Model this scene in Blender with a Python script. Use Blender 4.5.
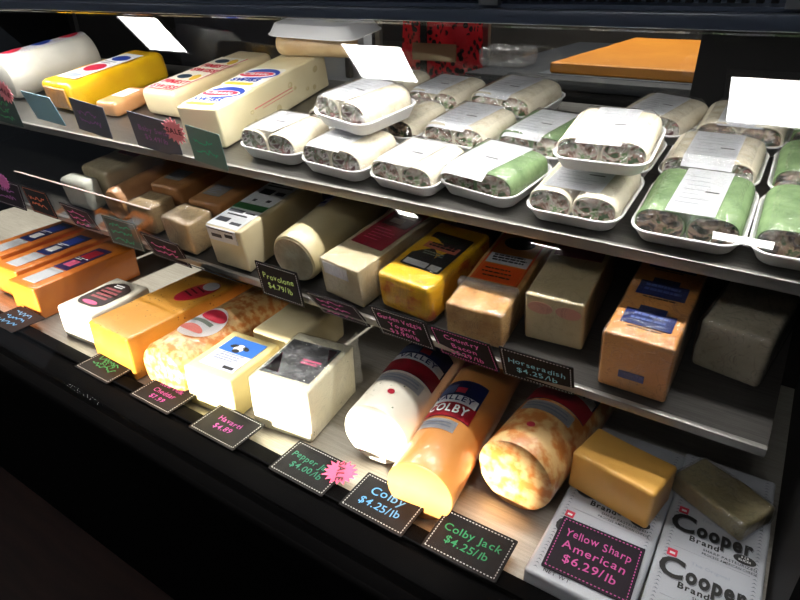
import bpy, bmesh, math, random
from mathutils import Vector, Matrix, noise
random.seed(7)
PI = math.pi
for o in list(bpy.data.objects): bpy.data.objects.remove(o)
SC = bpy.context.scene
COL = SC.collection

# ---------------------------------------------------------------- camera
CAMZ = 1.25                                   # eye height above the shop floor
CX = Vector((0.83380, 0.55193, -0.01231))     # camera right, down, forward in the world
CD = Vector((0.25341, -0.40245, -0.87967))
CF = Vector((-0.49047, 0.73035, -0.47543))
cam = bpy.data.cameras.new('camera'); cam.sensor_width = 36; cam.lens = 27.0
cam.clip_start = 0.02; cam.clip_end = 60
co = bpy.data.objects.new('camera', cam); COL.objects.link(co)
co.matrix_world = Matrix(((CX.x, -CD.x, -CF.x, 0), (CX.y, -CD.y, -CF.y, 0), (CX.z, -CD.z, -CF.z, CAMZ), (0, 0, 0, 1)))
SC.camera = co
# ---------------------------------------------------------------- world, lights, exposure
w = bpy.data.worlds.new('world'); SC.world = w; w.use_nodes = True
w.node_tree.nodes['Background'].inputs[0].default_value = (0.75, 0.85, 1.0, 1)
w.node_tree.nodes['Background'].inputs[1].default_value = 0.045
SC.view_settings.view_transform = 'Standard'; SC.view_settings.look = 'None'
SC.view_settings.exposure = 0.0; SC.view_settings.gamma = 1.0
SC.view_settings.use_curve_mapping = False
def area(name, loc, size, sizey, power, color, rot):
    l = bpy.data.lights.new(name, 'AREA'); l.shape = 'RECTANGLE'; l.size = size; l.size_y = sizey
    l.energy = power; l.color = color
    o = bpy.data.objects.new(name, l); COL.objects.link(o); o.location = loc; o.rotation_euler = rot
    return o
area('canopy_lamp', (-0.95, 0.760, CAMZ - 0.047), 2.15, 0.014, 12, (1.0, 0.97, 0.92), (0, 0, 0))
sun = bpy.data.lights.new('sun', 'SUN'); sun.energy = 50.0; sun.angle = math.radians(1.2); sun.color = (1.0, 0.93, 0.82)
so = bpy.data.objects.new('sun', sun); COL.objects.link(so)
SUN_EL = math.radians(10)
so.rotation_euler = (PI / 2 - SUN_EL, 0, 0)   # low sun from the shop front, along +y

area('kitchen_fill', (-.55, 1.95, 2.5), 1.2, .3, 42, (1.0, .96, .9), (0, 0, 0))  # fill light added behind the case to brighten the slab and apron

# ---------------------------------------------------------------- frames of the three display levels
class Frame: pass
def mkframe(y, h, tilt):
    f = Frame(); t = math.radians(tilt)
    f.o = Vector((0, y, CAMZ + h)); f.v = Vector((0, math.cos(t), math.sin(t))); f.n = Vector((0, -math.sin(t), math.cos(t)))
    f.t = t
    f.m = Matrix.Translation(f.o) @ Matrix.Rotation(t, 4, 'X')
    return f
DECK = mkframe(.480, -.665, 0); MID = mkframe(.675, -.490, 10); TOP = mkframe(.740, -.306, 10)
def mat_at(f, u, v, yaw=0, z=0.0): return f.m @ Matrix.Translation((u, v, z)) @ Matrix.Rotation(math.radians(yaw), 4, 'Z')

# ---------------------------------------------------------------- materials
MATS = {}
def nodes(name):
    m = bpy.data.materials.new(name); m.use_nodes = True
    return m, m.node_tree.nodes, m.node_tree.links, m.node_tree.nodes['Principled BSDF']
def mat(name, col, rough=.5, metal=0, coat=0, col2=None, scale=30, bump=0, bscale=60, spec=.5, sss=0, stretch=None, contrast=(.35, .65)):
    if name in MATS: return MATS[name]
    m, n, l, p = nodes(name)
    p.inputs['Base Color'].default_value = (*col, 1); p.inputs['Roughness'].default_value = rough
    p.inputs['Metallic'].default_value = metal; p.inputs['Coat Weight'].default_value = coat
    p.inputs['Coat Roughness'].default_value = .12; p.inputs['Specular IOR Level'].default_value = spec
    tc = n.new('ShaderNodeTexCoord'); src = tc.outputs['Object']
    if stretch:
        mp = n.new('ShaderNodeMapping'); mp.inputs['Scale'].default_value = stretch; l.new(src, mp.inputs[0]); src = mp.outputs[0]
    if col2:
        t = n.new('ShaderNodeTexNoise'); t.inputs['Scale'].default_value = scale; t.inputs['Detail'].default_value = 4
        l.new(src, t.inputs['Vector'])
        r = n.new('ShaderNodeValToRGB'); r.color_ramp.elements[0].color = (*col, 1); r.color_ramp.elements[1].color = (*col2, 1)
        r.color_ramp.elements[0].position, r.color_ramp.elements[1].position = contrast
        l.new(t.outputs['Fac'], r.inputs[0]); l.new(r.outputs[0], p.inputs['Base Color'])
    if bump:
        t2 = n.new('ShaderNodeTexNoise'); t2.inputs['Scale'].default_value = bscale; t2.inputs['Detail'].default_value = 3
        t2.inputs['Distortion'].default_value = 1.2; l.new(src, t2.inputs['Vector'])
        b = n.new('ShaderNodeBump'); b.inputs['Strength'].default_value = bump; b.inputs['Distance'].default_value = .008
        l.new(t2.outputs['Fac'], b.inputs['Height'])
        if coat: l.new(b.outputs[0], p.inputs['Coat Normal'])
        else: l.new(b.outputs[0], p.inputs['Normal'])
    if sss:
        p.inputs['Subsurface Weight'].default_value = sss; p.inputs['Subsurface Scale'].default_value = .01
    MATS[name] = m
    return m
def speckled(name, base, spot, vscale=160, size=.25, coat=.4, rough=.4, base2=None, cover=.5):
    """cheese with small seed or pepper flecks"""
    if name in MATS: return MATS[name]
    m, n, l, p = nodes(name)
    tc = n.new('ShaderNodeTexCoord'); v = n.new('ShaderNodeTexVoronoi'); v.inputs['Scale'].default_value = vscale
    l.new(tc.outputs['Object'], v.inputs['Vector'])
    r = n.new('ShaderNodeValToRGB'); r.color_ramp.interpolation = 'CONSTANT'
    r.color_ramp.elements[0].color = (*spot, 1); r.color_ramp.elements[1].color = (*base, 1); r.color_ramp.elements[1].position = size
    l.new(v.outputs['Distance'], r.inputs[0])
    t = n.new('ShaderNodeTexNoise'); t.inputs['Scale'].default_value = 25; l.new(tc.outputs['Object'], t.inputs['Vector'])
    r2 = n.new('ShaderNodeValToRGB'); r2.color_ramp.elements[0].position = cover; r2.color_ramp.elements[1].position = cover + .08
    l.new(t.outputs['Fac'], r2.inputs[0])
    mx = n.new('ShaderNodeMix'); mx.data_type = 'RGBA'; l.new(r2.outputs[0], mx.inputs['Factor'])
    mx.inputs[6].default_value = (*(base2 or base), 1); l.new(r.outputs[0], mx.inputs[7])
    l.new(mx.outputs[2], p.inputs['Base Color'])
    p.inputs['Roughness'].default_value = rough; p.inputs['Coat Weight'].default_value = coat; p.inputs['Coat Roughness'].default_value = .15
    MATS[name] = m
    return m
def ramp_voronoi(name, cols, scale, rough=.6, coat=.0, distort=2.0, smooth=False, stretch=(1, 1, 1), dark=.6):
    if name in MATS: return MATS[name]
    m, n, l, p = nodes(name)
    tc = n.new('ShaderNodeTexCoord'); mp = n.new('ShaderNodeMapping'); mp.inputs['Scale'].default_value = stretch
    t = n.new('ShaderNodeTexNoise'); t.inputs['Scale'].default_value = scale; t.inputs['Detail'].default_value = 3; t.inputs['Distortion'].default_value = distort
    l.new(tc.outputs['Object'], mp.inputs[0]); l.new(mp.outputs[0], t.inputs['Vector'])
    r = n.new('ShaderNodeValToRGB'); r.color_ramp.interpolation = 'LINEAR' if smooth else 'CONSTANT'
    e = r.color_ramp.elements; k = len(cols)
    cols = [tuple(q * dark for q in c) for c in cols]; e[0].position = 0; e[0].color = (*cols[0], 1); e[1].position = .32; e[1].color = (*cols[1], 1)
    for i in range(2, k):
        x = e.new(.32 + .36 * (i - 1) / (k - 1)); x.color = (*cols[i], 1)
    l.new(t.outputs['Fac'], r.inputs[0]); l.new(r.outputs[0], p.inputs['Base Color'])
    b = n.new('ShaderNodeBump'); b.inputs['Strength'].default_value = .6; b.inputs['Distance'].default_value = .004
    l.new(t.outputs['Fac'], b.inputs['Height']); l.new(b.outputs[0], p.inputs['Normal'])
    p.inputs['Roughness'].default_value = rough; p.inputs['Coat Weight'].default_value = coat
    MATS[name] = m
    return m
def thin_clear(name, tint=(1, 1, 1), rough=.02, f0=.04, bump=0, bscale=60, veil=0.0):
    """thin clear sheet: straight-through transparency plus a Schlick mirror term"""
    if name in MATS: return MATS[name]
    m = bpy.data.materials.new(name); m.use_nodes = True; n = m.node_tree.nodes; l = m.node_tree.links
    n.remove(n['Principled BSDF']); out = n['Material Output']
    tr = n.new('ShaderNodeBsdfTransparent'); tr.inputs[0].default_value = (*tint, 1)
    gl = n.new('ShaderNodeBsdfGlossy'); gl.inputs['Roughness'].default_value = rough
    g = n.new('ShaderNodeNewGeometry'); dt = n.new('ShaderNodeVectorMath'); dt.operation = 'DOT_PRODUCT'
    l.new(g.outputs['Incoming'], dt.inputs[0]); l.new(g.outputs['Normal'], dt.inputs[1])
    def mth(op, a, b=None):
        q = n.new('ShaderNodeMath'); q.operation = op
        for i, s in enumerate((a, b)):
            if s is None: continue
            if isinstance(s, (int, float)): q.inputs[i].default_value = s
            else: l.new(s, q.inputs[i])
        return q.outputs[0]
    c = mth('ABSOLUTE', dt.outputs['Value']); k = mth('POWER', mth('SUBTRACT', 1.0, c), 5.0)
    fr = mth('ADD', mth('MULTIPLY', k, 1 - f0), f0)
    if bump:
        tc = n.new('ShaderNodeTexCoord'); t = n.new('ShaderNodeTexNoise'); t.inputs['Scale'].default_value = bscale
        t.inputs['Detail'].default_value = 3; t.inputs['Distortion'].default_value = 2; l.new(tc.outputs['Object'], t.inputs['Vector'])
        b = n.new('ShaderNodeBump'); b.inputs['Strength'].default_value = bump; b.inputs['Distance'].default_value = .004
        l.new(t.outputs['Fac'], b.inputs['Height']); l.new(b.outputs[0], gl.inputs['Normal'])
    base = tr.outputs[0]
    if veil:
        df = n.new('ShaderNodeBsdfDiffuse'); df.inputs[0].default_value = (.9, .9, .9, 1)
        mv = n.new('ShaderNodeMixShader'); mv.inputs[0].default_value = veil; l.new(base, mv.inputs[1]); l.new(df.outputs[0], mv.inputs[2]); base = mv.outputs[0]
    mx = n.new('ShaderNodeMixShader'); l.new(fr, mx.inputs[0]); l.new(base, mx.inputs[1]); l.new(gl.outputs[0], mx.inputs[2])
    l.new(mx.outputs[0], out.inputs[0]); MATS[name] = m
    return m
def emit(name, col, s):
    m = bpy.data.materials.new(name); m.use_nodes = True; n = m.node_tree.nodes; l = m.node_tree.links
    e = n.new('ShaderNodeEmission'); e.inputs[0].default_value = (*col, 1); e.inputs[1].default_value = s
    l.new(e.outputs[0], n['Material Output'].inputs[0]); return m
def srgb(r, g, b):
    f = lambda c: (c / 255 / 12.92) if c / 255 <= .04045 else ((c / 255 + .055) / 1.055) ** 2.4
    return (f(r), f(g), f(b))

BLACK = mat('black_enamel', srgb(4, 4, 5), .7, col2=srgb(6, 6, 7), scale=8, spec=.02)
BLACKM = mat('black_matt', srgb(12, 12, 14), .7, spec=.25)
STEEL = mat('brushed_steel', srgb(120, 118, 114), .34, metal=.8, col2=srgb(100, 98, 95), scale=20, stretch=(1, 30, 1))
LIPM = mat('steel_lip', srgb(146, 144, 140), .4, metal=.6)
WHITEP = mat('white_paper', srgb(240, 240, 240), .6)
LABELW = mat('white_label', srgb(236, 238, 244), .5)
FOAM = mat('white_foam', srgb(240, 240, 242), .55, bump=.1, bscale=300)
TORT = mat('flour_tortilla', srgb(214, 206, 186), .65, col2=srgb(184, 170, 140), scale=45, contrast=(.45, .8))
SPIN = mat('spinach_tortilla', srgb(122, 146, 104), .65, col2=srgb(78, 104, 64), scale=40, contrast=(.3, .75))
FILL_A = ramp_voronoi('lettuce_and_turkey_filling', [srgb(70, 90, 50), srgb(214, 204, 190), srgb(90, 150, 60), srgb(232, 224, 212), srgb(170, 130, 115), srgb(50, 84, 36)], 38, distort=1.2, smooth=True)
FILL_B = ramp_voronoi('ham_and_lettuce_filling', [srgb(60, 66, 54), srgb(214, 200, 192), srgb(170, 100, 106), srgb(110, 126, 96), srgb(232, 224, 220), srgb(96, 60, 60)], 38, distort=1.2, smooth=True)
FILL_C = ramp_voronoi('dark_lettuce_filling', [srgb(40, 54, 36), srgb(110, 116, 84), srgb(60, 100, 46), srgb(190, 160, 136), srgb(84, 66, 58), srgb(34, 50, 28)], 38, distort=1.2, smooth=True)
FILM = None
INK = mat('black_ink', srgb(22, 22, 24), .6)
INKG = mat('grey_ink', srgb(150, 155, 170), .6)
def crinkle(name, scale=22, line=.4, veil=.03):
    m = thin_clear(name, rough=.13, f0=.07, bump=1.0, bscale=45, veil=.05); n = m.node_tree.nodes; l = m.node_tree.links
    mv = [q for q in n if q.type == 'MIX_SHADER' and any(k.from_node.type == 'BSDF_DIFFUSE' for k in q.inputs[2].links)][0]
    tc = n.new('ShaderNodeTexCoord'); t = n.new('ShaderNodeTexNoise'); t.inputs['Scale'].default_value = scale; t.inputs['Detail'].default_value = 4; t.inputs['Distortion'].default_value = 2.5
    l.new(tc.outputs['Object'], t.inputs['Vector']); r = n.new('ShaderNodeValToRGB'); e = r.color_ramp.elements
    e[0].position = .475; e[0].color = (veil, veil, veil, 1); e[1].position = .5; e[1].color = (line, line, line, 1); x = e.new(.525); x.color = (veil, veil, veil, 1)  # whitish crease lines painted in as glints on the film
    l.new(t.outputs['Fac'], r.inputs[0]); l.new(r.outputs[0], mv.inputs[0]); return m
GLASS = thin_clear('case_glass', tint=(.985, .99, .985), rough=.0, f0=.045)
CARD = mat('chalkboard_card', srgb(13, 12, 15), .7, col2=srgb(20, 19, 23), scale=60, spec=.2)
CARDG = mat('grey_card', srgb(92, 96, 110), .5)
CARDP = mat('plum_card', srgb(30, 20, 32), .6, spec=.2)
CARDT = mat('teal_card', srgb(92, 128, 122), .5)
CARDE = mat('green_grey_card', srgb(66, 88, 82), .5)
CARDB = mat('pale_blue_card', srgb(140, 190, 210), .5)
def chalk(name, r, g, b): return mat('chalk_' + name, srgb(r, g, b), .7)
CH = dict(pink=chalk('pink', 205, 84, 160), magenta=chalk('magenta', 160, 62, 142), blue=chalk('blue', 84, 150, 205), green=chalk('green', 30, 128, 84),
          lime=chalk('lime', 195, 235, 130), white=chalk('white', 165, 165, 165), orange=chalk('orange', 235, 130, 100), teal=chalk('teal', 26, 112, 88), cyan=chalk('cyan', 120, 205, 235), violet=chalk('violet', 150, 95, 165))
CHB = {k: mat('bright_chalk_' + k, srgb(*c), .7) for k, c in dict(pink=(250, 120, 205), orange=(245, 140, 100), teal=(60, 190, 145), lime=(215, 250, 150), cyan=(140, 220, 250), violet=(176, 112, 190), green=(80, 190, 120), blue=(120, 190, 245), white=(200, 200, 205)).items()}  # brighter copies for the shelf rail cards, the extra light put into the colour
STARM = mat('fluorescent_pink_paper', srgb(236, 92, 128), .7, spec=.1)

# ---------------------------------------------------------------- mesh helpers
def link(name, bm, m, parent=None, smooth=True, angle=40):
    me = bpy.data.meshes.new(name); bm.normal_update(); bm.to_mesh(me); bm.free()
    me.materials.append(m)
    if smooth:
        for p in me.polygons: p.use_smooth = True
        me.set_sharp_from_angle(angle=math.radians(angle))
    o = bpy.data.objects.new(name, me); COL.objects.link(o)
    if parent: o.parent = parent
    return o
def tag(o, label, cat, group=None):
    o['label'] = label; o['category'] = cat
    if group: o['group'] = group
    return o
def struct(o): o['kind'] = 'structure'; return o
def thing(name, label, cat, m, group=None):
    o = bpy.data.objects.new(name, None); COL.objects.link(o); o.matrix_world = m; o.empty_display_size = .02
    return tag(o, label, cat, group)
def copy_tree(o, parent=None):
    c = o.copy(); COL.objects.link(c)
    if parent: c.parent = parent
    for ch in list(o.children): copy_tree(ch, c)
    return c
def box(bm, x0, x1, y0, y1, z0, z1):
    vs = [bm.verts.new((x, y, z)) for z in (z0, z1) for y in (y0, y1) for x in (x0, x1)]
    for f in ((0, 2, 3, 1), (4, 5, 7, 6), (0, 1, 5, 4), (2, 6, 7, 3), (0, 4, 6, 2), (1, 3, 7, 5)): bm.faces.new([vs[i] for i in f])
    return vs
def bx(x0, x1, y0, y1, z0, z1, bev=0, seg=2):
    bm = bmesh.new(); box(bm, x0, x1, y0, y1, z0, z1)
    if bev: bmesh.ops.bevel(bm, geom=bm.edges[:], offset=bev, segments=seg, profile=.5, affect='EDGES')
    return bm
def rings(bm, rs, cap0=True, cap1=True):
    """rs = list of closed rings of equal point count"""
    V = [[bm.verts.new(p) for p in r] for r in rs]; k = len(V[0])
    for a, b in zip(V, V[1:]):
        for i in range(k): bm.faces.new((a[i], a[(i + 1) % k], b[(i + 1) % k], b[i]))
    if cap0: bm.faces.new(V[0][::-1])
    if cap1: bm.faces.new(V[-1])
    return V
def fix(bm): bmesh.ops.recalc_face_normals(bm, faces=bm.faces[:]); return bm
def loaf_bm(w, l, h, r=.008, wob=.0012, seed=0, taper=0.0, sag=0.0):
    """rounded block: x centred, y from 0 to l, z from 0 to h"""
    bm = bmesh.new()
    def ts(L):
        k = max(3, int(L / .02)); a = [0, r * .3, r * .65, r]
        return a + [r + (L - 2 * r) * i / k for i in range(1, k)] + [L - x for x in a[::-1]]
    X, Y, Z = ts(w), ts(l), ts(h); grid = {}
    def V(i, j, k):
        q = (i, j, k)
        if q not in grid:
            p = Vector((X[i], Y[j], Z[k])); c = Vector((min(max(p.x, r), w - r), min(max(p.y, r), l - r), min(max(p.z, r), h - r)))
            d = p - c
            if d.length > 1e-9:
                n_out = max(abs(d.x), abs(d.y), abs(d.z)); p = c + d.normalized() * n_out
            p.x -= w / 2
            s = 1 - taper * (p.y / l); p.x *= s
            s2 = noise.noise_vector(Vector((p.x * 22 + seed * 7.3, p.y * 22, p.z * 22))) * wob
            if p.z > h * .3: p += s2
            grid[q] = bm.verts.new(p)
        return grid[q]
    nx, ny, nz = len(X) - 1, len(Y) - 1, len(Z) - 1
    for i in range(nx):
        for j in range(ny):
            for k in (0, nz):
                q = [V(i, j, k), V(i + 1, j, k), V(i + 1, j + 1, k), V(i, j + 1, k)]; bm.faces.new(q if k else q[::-1])
    for i in range(nx):
        for k in range(nz):
            for j in (0, ny):
                q = [V(i, j, k), V(i + 1, j, k), V(i + 1, j, k + 1), V(i, j, k + 1)]; bm.faces.new(q if not j else q[::-1])
    for j in range(ny):
        for k in range(nz):
            for i in (0, nx):
                q = [V(i, j, k), V(i, j + 1, k), V(i, j + 1, k + 1), V(i, j, k + 1)]; bm.faces.new(q if i else q[::-1])
    return fix(bm)
def roll_bm(r, l, bev=.006, wob=.001, seed=0, flat=0.0, top=1.0):
    """cylinder lying along y, its front face at y=0, resting on z=0"""
    bm = bmesh.new(); N = 40; rs = []
    ys = [(0, r - bev), (bev * .3, r - bev * .3), (bev, r)] + [(l * t, r) for t in (.2, .4, .6, .8)] + [(l - bev, r), (l - bev * .3, r - bev * .3), (l, r - bev)]
    for y, q in ys:
        R = []
        for i in range(N):
            a = 2 * PI * i / N; x = q * math.cos(a); z = q * math.sin(a) * (top if math.sin(a) > 0 else 1)
            d = noise.noise(Vector((x * 20 + seed, y * 12, z * 20))) * wob
            x *= 1 + d / r; z = max(z * (1 + d / r), -r * (1 - flat))
            R.append((x, y, z + r * (1 - flat)))
        rs.append(R)
    rings(bm, rs); return fix(bm)
def patch(x0, x1, y0, y1, z, t=.0006, r=0):
    bm = bmesh.new()
    if r:
        P = []
        for cx, cy, a0 in ((x1 - r, y1 - r, 0), (x0 + r, y1 - r, 90), (x0 + r, y0 + r, 180), (x1 - r, y0 + r, 270)):
            for k in range(7):
                a = math.radians(a0 + 15 * k); P.append((cx + r * math.cos(a), cy + r * math.sin(a)))
        rings(bm, [[(x, y, z) for x, y in P], [(x, y, z + t) for x, y in P]])
    else: box(bm, x0, x1, y0, y1, z, z + t)
    return fix(bm)
def disc(cx, cy, rx, ry, z, t=.0006, n=32, rot=0):
    bm = bmesh.new(); P = []
    for i in range(n):
        a = 2 * PI * i / n; x, y = rx * math.cos(a), ry * math.sin(a); P.append((cx + x * math.cos(rot) - y * math.sin(rot), cy + x * math.sin(rot) + y * math.cos(rot)))
    rings(bm, [[(x, y, z) for x, y in P], [(x, y, z + t) for x, y in P]]); return fix(bm)
def curved_patch(r, zc, a0, a1, y0, y1, dr=.0008, n=16, m=6, top=1.0):
    """patch on a cylinder along y; angles in degrees from the top, positive to the right"""
    bm = bmesh.new(); g = []
    for j in range(m + 1):
        for lay in (0,):
            g.append([bm.verts.new(((r + dr) * math.sin(math.radians(a0 + (a1 - a0) * i / n)), y0 + (y1 - y0) * j / m, zc + (r + dr) * top * math.cos(math.radians(a0 + (a1 - a0) * i / n)))) for i in range(n + 1)])
    for j in range(m):
        for i in range(n): bm.faces.new((g[j][i], g[j][i + 1], g[j + 1][i + 1], g[j + 1][i]))
    bmesh.ops.solidify(bm, geom=bm.faces[:], thickness=-.0006)
    return fix(bm)
# ---- lettering
GLY = {}
def glyph(ch, bold=0.0):
    key = (ch, bold)
    if key not in GLY:
        cu = bpy.data.curves.new('glyph', 'FONT'); cu.body = ch; cu.size = 1; cu.offset = bold; cu.resolution_u = 3; cu.fill_mode = 'FRONT'
        ob = bpy.data.objects.new('glyph', cu); COL.objects.link(ob)
        dg = bpy.context.evaluated_depsgraph_get(); me = bpy.data.meshes.new_from_object(ob.evaluated_get(dg))
        vs = [v.co.copy() for v in me.vertices]; fs = [list(p.vertices) for p in me.polygons]
        wd = (max(v.x for v in vs) if vs else .3) + .09
        bpy.data.objects.remove(ob); bpy.data.curves.remove(cu); bpy.data.meshes.remove(me)
        if ch == ' ': vs, fs, wd = [], [], .32
        GLY[key] = (vs, fs, wd)
    return GLY[key]
def text_bm(lines, size, width=None, bold=.0, hand=0.0, lead=1.15, t=.0007, f=None, align='C'):
    """lettering as flat raised shapes in xy, centred; each line is (text, scale)"""
    bm = bmesh.new(); n = len(lines); rnd = random.Random(len(str(lines)) * 3 + 1)
    for li, ln in enumerate(lines):
        s, sc = ln if isinstance(ln, tuple) else (ln, 1.0)
        z = size * sc; adv = [glyph(c, bold)[2] for c in s]; tot = sum(adv) * z
        k = min(1, width / tot) if width else 1
        x = -tot * k / 2 if align == 'C' else 0
        yb = ((n - 1) / 2 - li) * size * lead - size * .33
        for c, a in zip(s, adv):
            vs, fs, _ = glyph(c, bold); ra = (rnd.random() - .5) * .25 * hand; dy = (rnd.random() - .5) * .14 * hand * z
            V = []
            for v in vs:
                px, py = v.x + .22 * hand * 0 , v.y
                qx = px * math.cos(ra) - py * math.sin(ra); qy = px * math.sin(ra) + py * math.cos(ra)
                p = Vector((x + qx * z * k, yb + dy + qy * z, t)); V.append(bm.verts.new(f(p) if f else p))
            for q in fs:
                try: bm.faces.new([V[i] for i in q])
                except ValueError: pass
            x += a * z * k
    return bm
def shift(bm, x=0, y=0, z=0, rot=0):
    bmesh.ops.transform(bm, matrix=Matrix.Translation((x, y, z)) @ Matrix.Rotation(rot, 4, 'Z'), verts=bm.verts[:]); return bm
def lines_bm(x0, x1, y0, y1, n, z, th=.0009, seed=1, frac=(.5, 1)):
    """rows of unreadable small print as thin bars"""
    bm = bmesh.new(); rnd = random.Random(seed)
    for i in range(n):
        y = y1 - (y1 - y0) * (i + .5) / n; a = x0 + (x1 - x0) * rnd.random() * .1; b = x0 + (x1 - x0) * rnd.uniform(*frac)
        q = a
        while q < b:
            e = min(b, q + (x1 - x0) * rnd.uniform(.06, .2)); box(bm, q, e, y, y + th, z, z + .0004); q = e + (x1 - x0) * .025
    return bm
# ---- pixel rays of the photograph, used to stand cards where the photo has them
def ray(px, py): return (CX * (px - 400) + CD * (py - 300) + CF * 600) / 600
def on_plane(px, py, o, n):
    r = ray(px, py); c = Vector((0, 0, CAMZ)); t = (o - c).dot(n) / r.dot(n); return c + r * t

# ================================================================= THE SETTING
struct(link('floor', bx(-6, 4, -3.2, 4, -.05, 0), mat('dark_brown_floor', srgb(46, 30, 26), .45, col2=srgb(30, 20, 18), scale=5, stretch=(1, 8, 1))))
struct(link('ceiling', bx(-6, 4, -3.2, 4, CAMZ + 1.35, CAMZ + 1.42), mat('ceiling_paint', srgb(90, 88, 86), .9)))
fw = bmesh.new(); FY = -3.0; d = .480 - FY; tn = math.tan(SUN_EL)
sl0, sl1 = CAMZ - .645 + d * tn, CAMZ - .555 + d * tn          # slot shaped to let the sun reach only the deck fronts
box(fw, -6, 4, FY - .1, FY, 0, sl0); box(fw, -6, 4, FY - .1, FY, sl1, CAMZ + 1.35)
box(fw, -6, -2.6, FY - .1, FY, sl0, sl1); box(fw, -.205, 4, FY - .1, FY, sl0, sl1)
struct(link('sun_slot_wall', fw, mat('sun_slot_wall_paint', srgb(60, 55, 52), .9)))  # unseen wall added to mask the sun down to that slot
struct(link('wall_back', bx(-6, 4, 3.2, 3.3, 0, CAMZ + 1.35), mat('kitchen_wall', srgb(50, 46, 43), .9, col2=srgb(38, 36, 34), scale=3)))
PANEL = emit('lamp_diffuser', (1.0, .98, .96), 34)
def ceiling_light(x0, x1, y0, y1, label, grp):
    t = thing('ceiling_light', label, 'light', Matrix.Translation(((x0 + x1) / 2, (y0 + y1) / 2, CAMZ + 1.35)), grp)
    a, b = (x1 - x0) / 2, (y1 - y0) / 2
    bm = bmesh.new()
    for q in ((-a - .02, a + .02, -b - .02, -b), (-a - .02, a + .02, b, b + .02), (-a - .02, -a, -b, b), (a, a + .02, -b, b)): box(bm, *q, -.02, 0)
    link('frame', bm, mat('white_enamel', srgb(210, 210, 210), .4), t, False)
    link('diffuser', bx(-a, a, -b, b, -.012, -.001), PANEL, t, False)
ceiling_light(-4.08, -3.66, -1.11, -.80, 'square white ceiling light mirrored in the glass above the yellow loaf', 'ceiling lights mirrored in the case glass')
ceiling_light(-2.23, -1.84, -1.21, -.94, 'square white ceiling light mirrored in the glass above the stacked wrap tray', 'ceiling lights mirrored in the case glass')
ceiling_light(-.295, .10, -1.285, -1.0, 'square white ceiling light mirrored in the glass at the upper right', 'ceiling lights mirrored in the case glass')
ceiling_light(-2.78, -2.58, -3.06, -2.9, 'small ceiling light mirrored as a sliver over the red labelled loaf', 'far ceiling lights')
ceiling_light(-1.55, -1.31, -3.08, -2.96, 'small ceiling light mirrored as a sliver over the orange labelled loaf', 'far ceiling lights')
ceiling_light(-.29, .02, -2.37, -2.27, 'small ceiling light mirrored as a sliver over the green wraps', 'far ceiling lights')

# ---------------------------------------------------------------- the display case
XL, XR = -2.15, .125
H = lambda h: CAMZ + h
case = thing('display_case', 'black refrigerated deli case with steel shelves and slanted glass front', 'display case', Matrix.Translation((0, .48, 0)))
def cpart(name, bm, m, smooth=True, par=None):
    o = link(name, bm, m, None, smooth); o.data.transform(Matrix.Translation((0, -.48, 0))); o.parent = par or case; return o
# base and front rail, one extruded profile (y, h)
prof = [(.478, -.668), (.478, -.648), (.470, -.644), (.452, -.644), (.450, -.650), (.440, -.650), (.438, -.644), (.412, -.645), (.404, -.652), (.392, -.654), (.388, -.648), (.372, -.652), (.362, -.668), (.362, -.70), (.368, -.708), (.385, -.712), (.40, -.74), (.41, -1.16), (.46, -1.17), (.46, -1.25), (1.12, -1.25), (1.12, -.668)]
bm = bmesh.new(); rings(bm, [[(x, y, H(h)) for y, h in prof] for x in (XL, XR)]); cpart('base', fix(bm), BLACK, True)
cpart('deck', bx(XL + .01, XR - .01, .4785, 1.12, H(-.675), H(-.6652)), mat('deck_steel', srgb(176, 172, 164), .5, metal=.35, col2=srgb(160, 156, 148), scale=14, stretch=(1, 20, 1)), False)
cpart('deck_edge_strip', bx(XL + .02, XR - .02, .4790, .486, H(-.6652), H(-.6642)), LIPM, False)
def shelf(f, name, x0, x1, depth, lip, STEEL=STEEL):
    bm = bx(x0, x1, .004, depth, -.006, -.0005, 0); bm.transform(f.m); s = cpart(name, bm, STEEL, False)
    bm = bx(x0, x1, -.002, .006, -.006 - lip, .0008, .0012); bm.transform(f.m); cpart('shelf_lip', bm, LIPM, True, s)
    for x in (x0 + .1, (x0 + x1) / 2, x1 - .1):
        bm = bx(x - .004, x + .004, .05, depth, -.03, -.0062); bm.transform(f.m); cpart('bracket', bm, BLACKM, False, s)
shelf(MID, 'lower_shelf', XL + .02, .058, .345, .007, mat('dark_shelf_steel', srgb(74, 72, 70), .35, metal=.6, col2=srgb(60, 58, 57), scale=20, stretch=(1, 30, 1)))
shelf(TOP, 'upper_shelf', XL + .02, XR - .004, .475, .010)
for nm, x0, x1 in (('side_panel', XL - .03, XL), ('side_panel', XR, XR + .03)):
    bm = bmesh.new(); P = [(.36, -1.25), (.36, -.67), (.66, -.05), (.66, .0), (1.24, .0), (1.24, -1.25)]
    rings(bm, [[(x, y, H(h)) for y, h in P] for x in (x0, x1)]); cpart(nm, fix(bm), BLACK, False)
cpart('end_divider', bx(.1035, XR, .52, 1.12, H(-.6645), H(-.335)), BLACKM, False)
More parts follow.
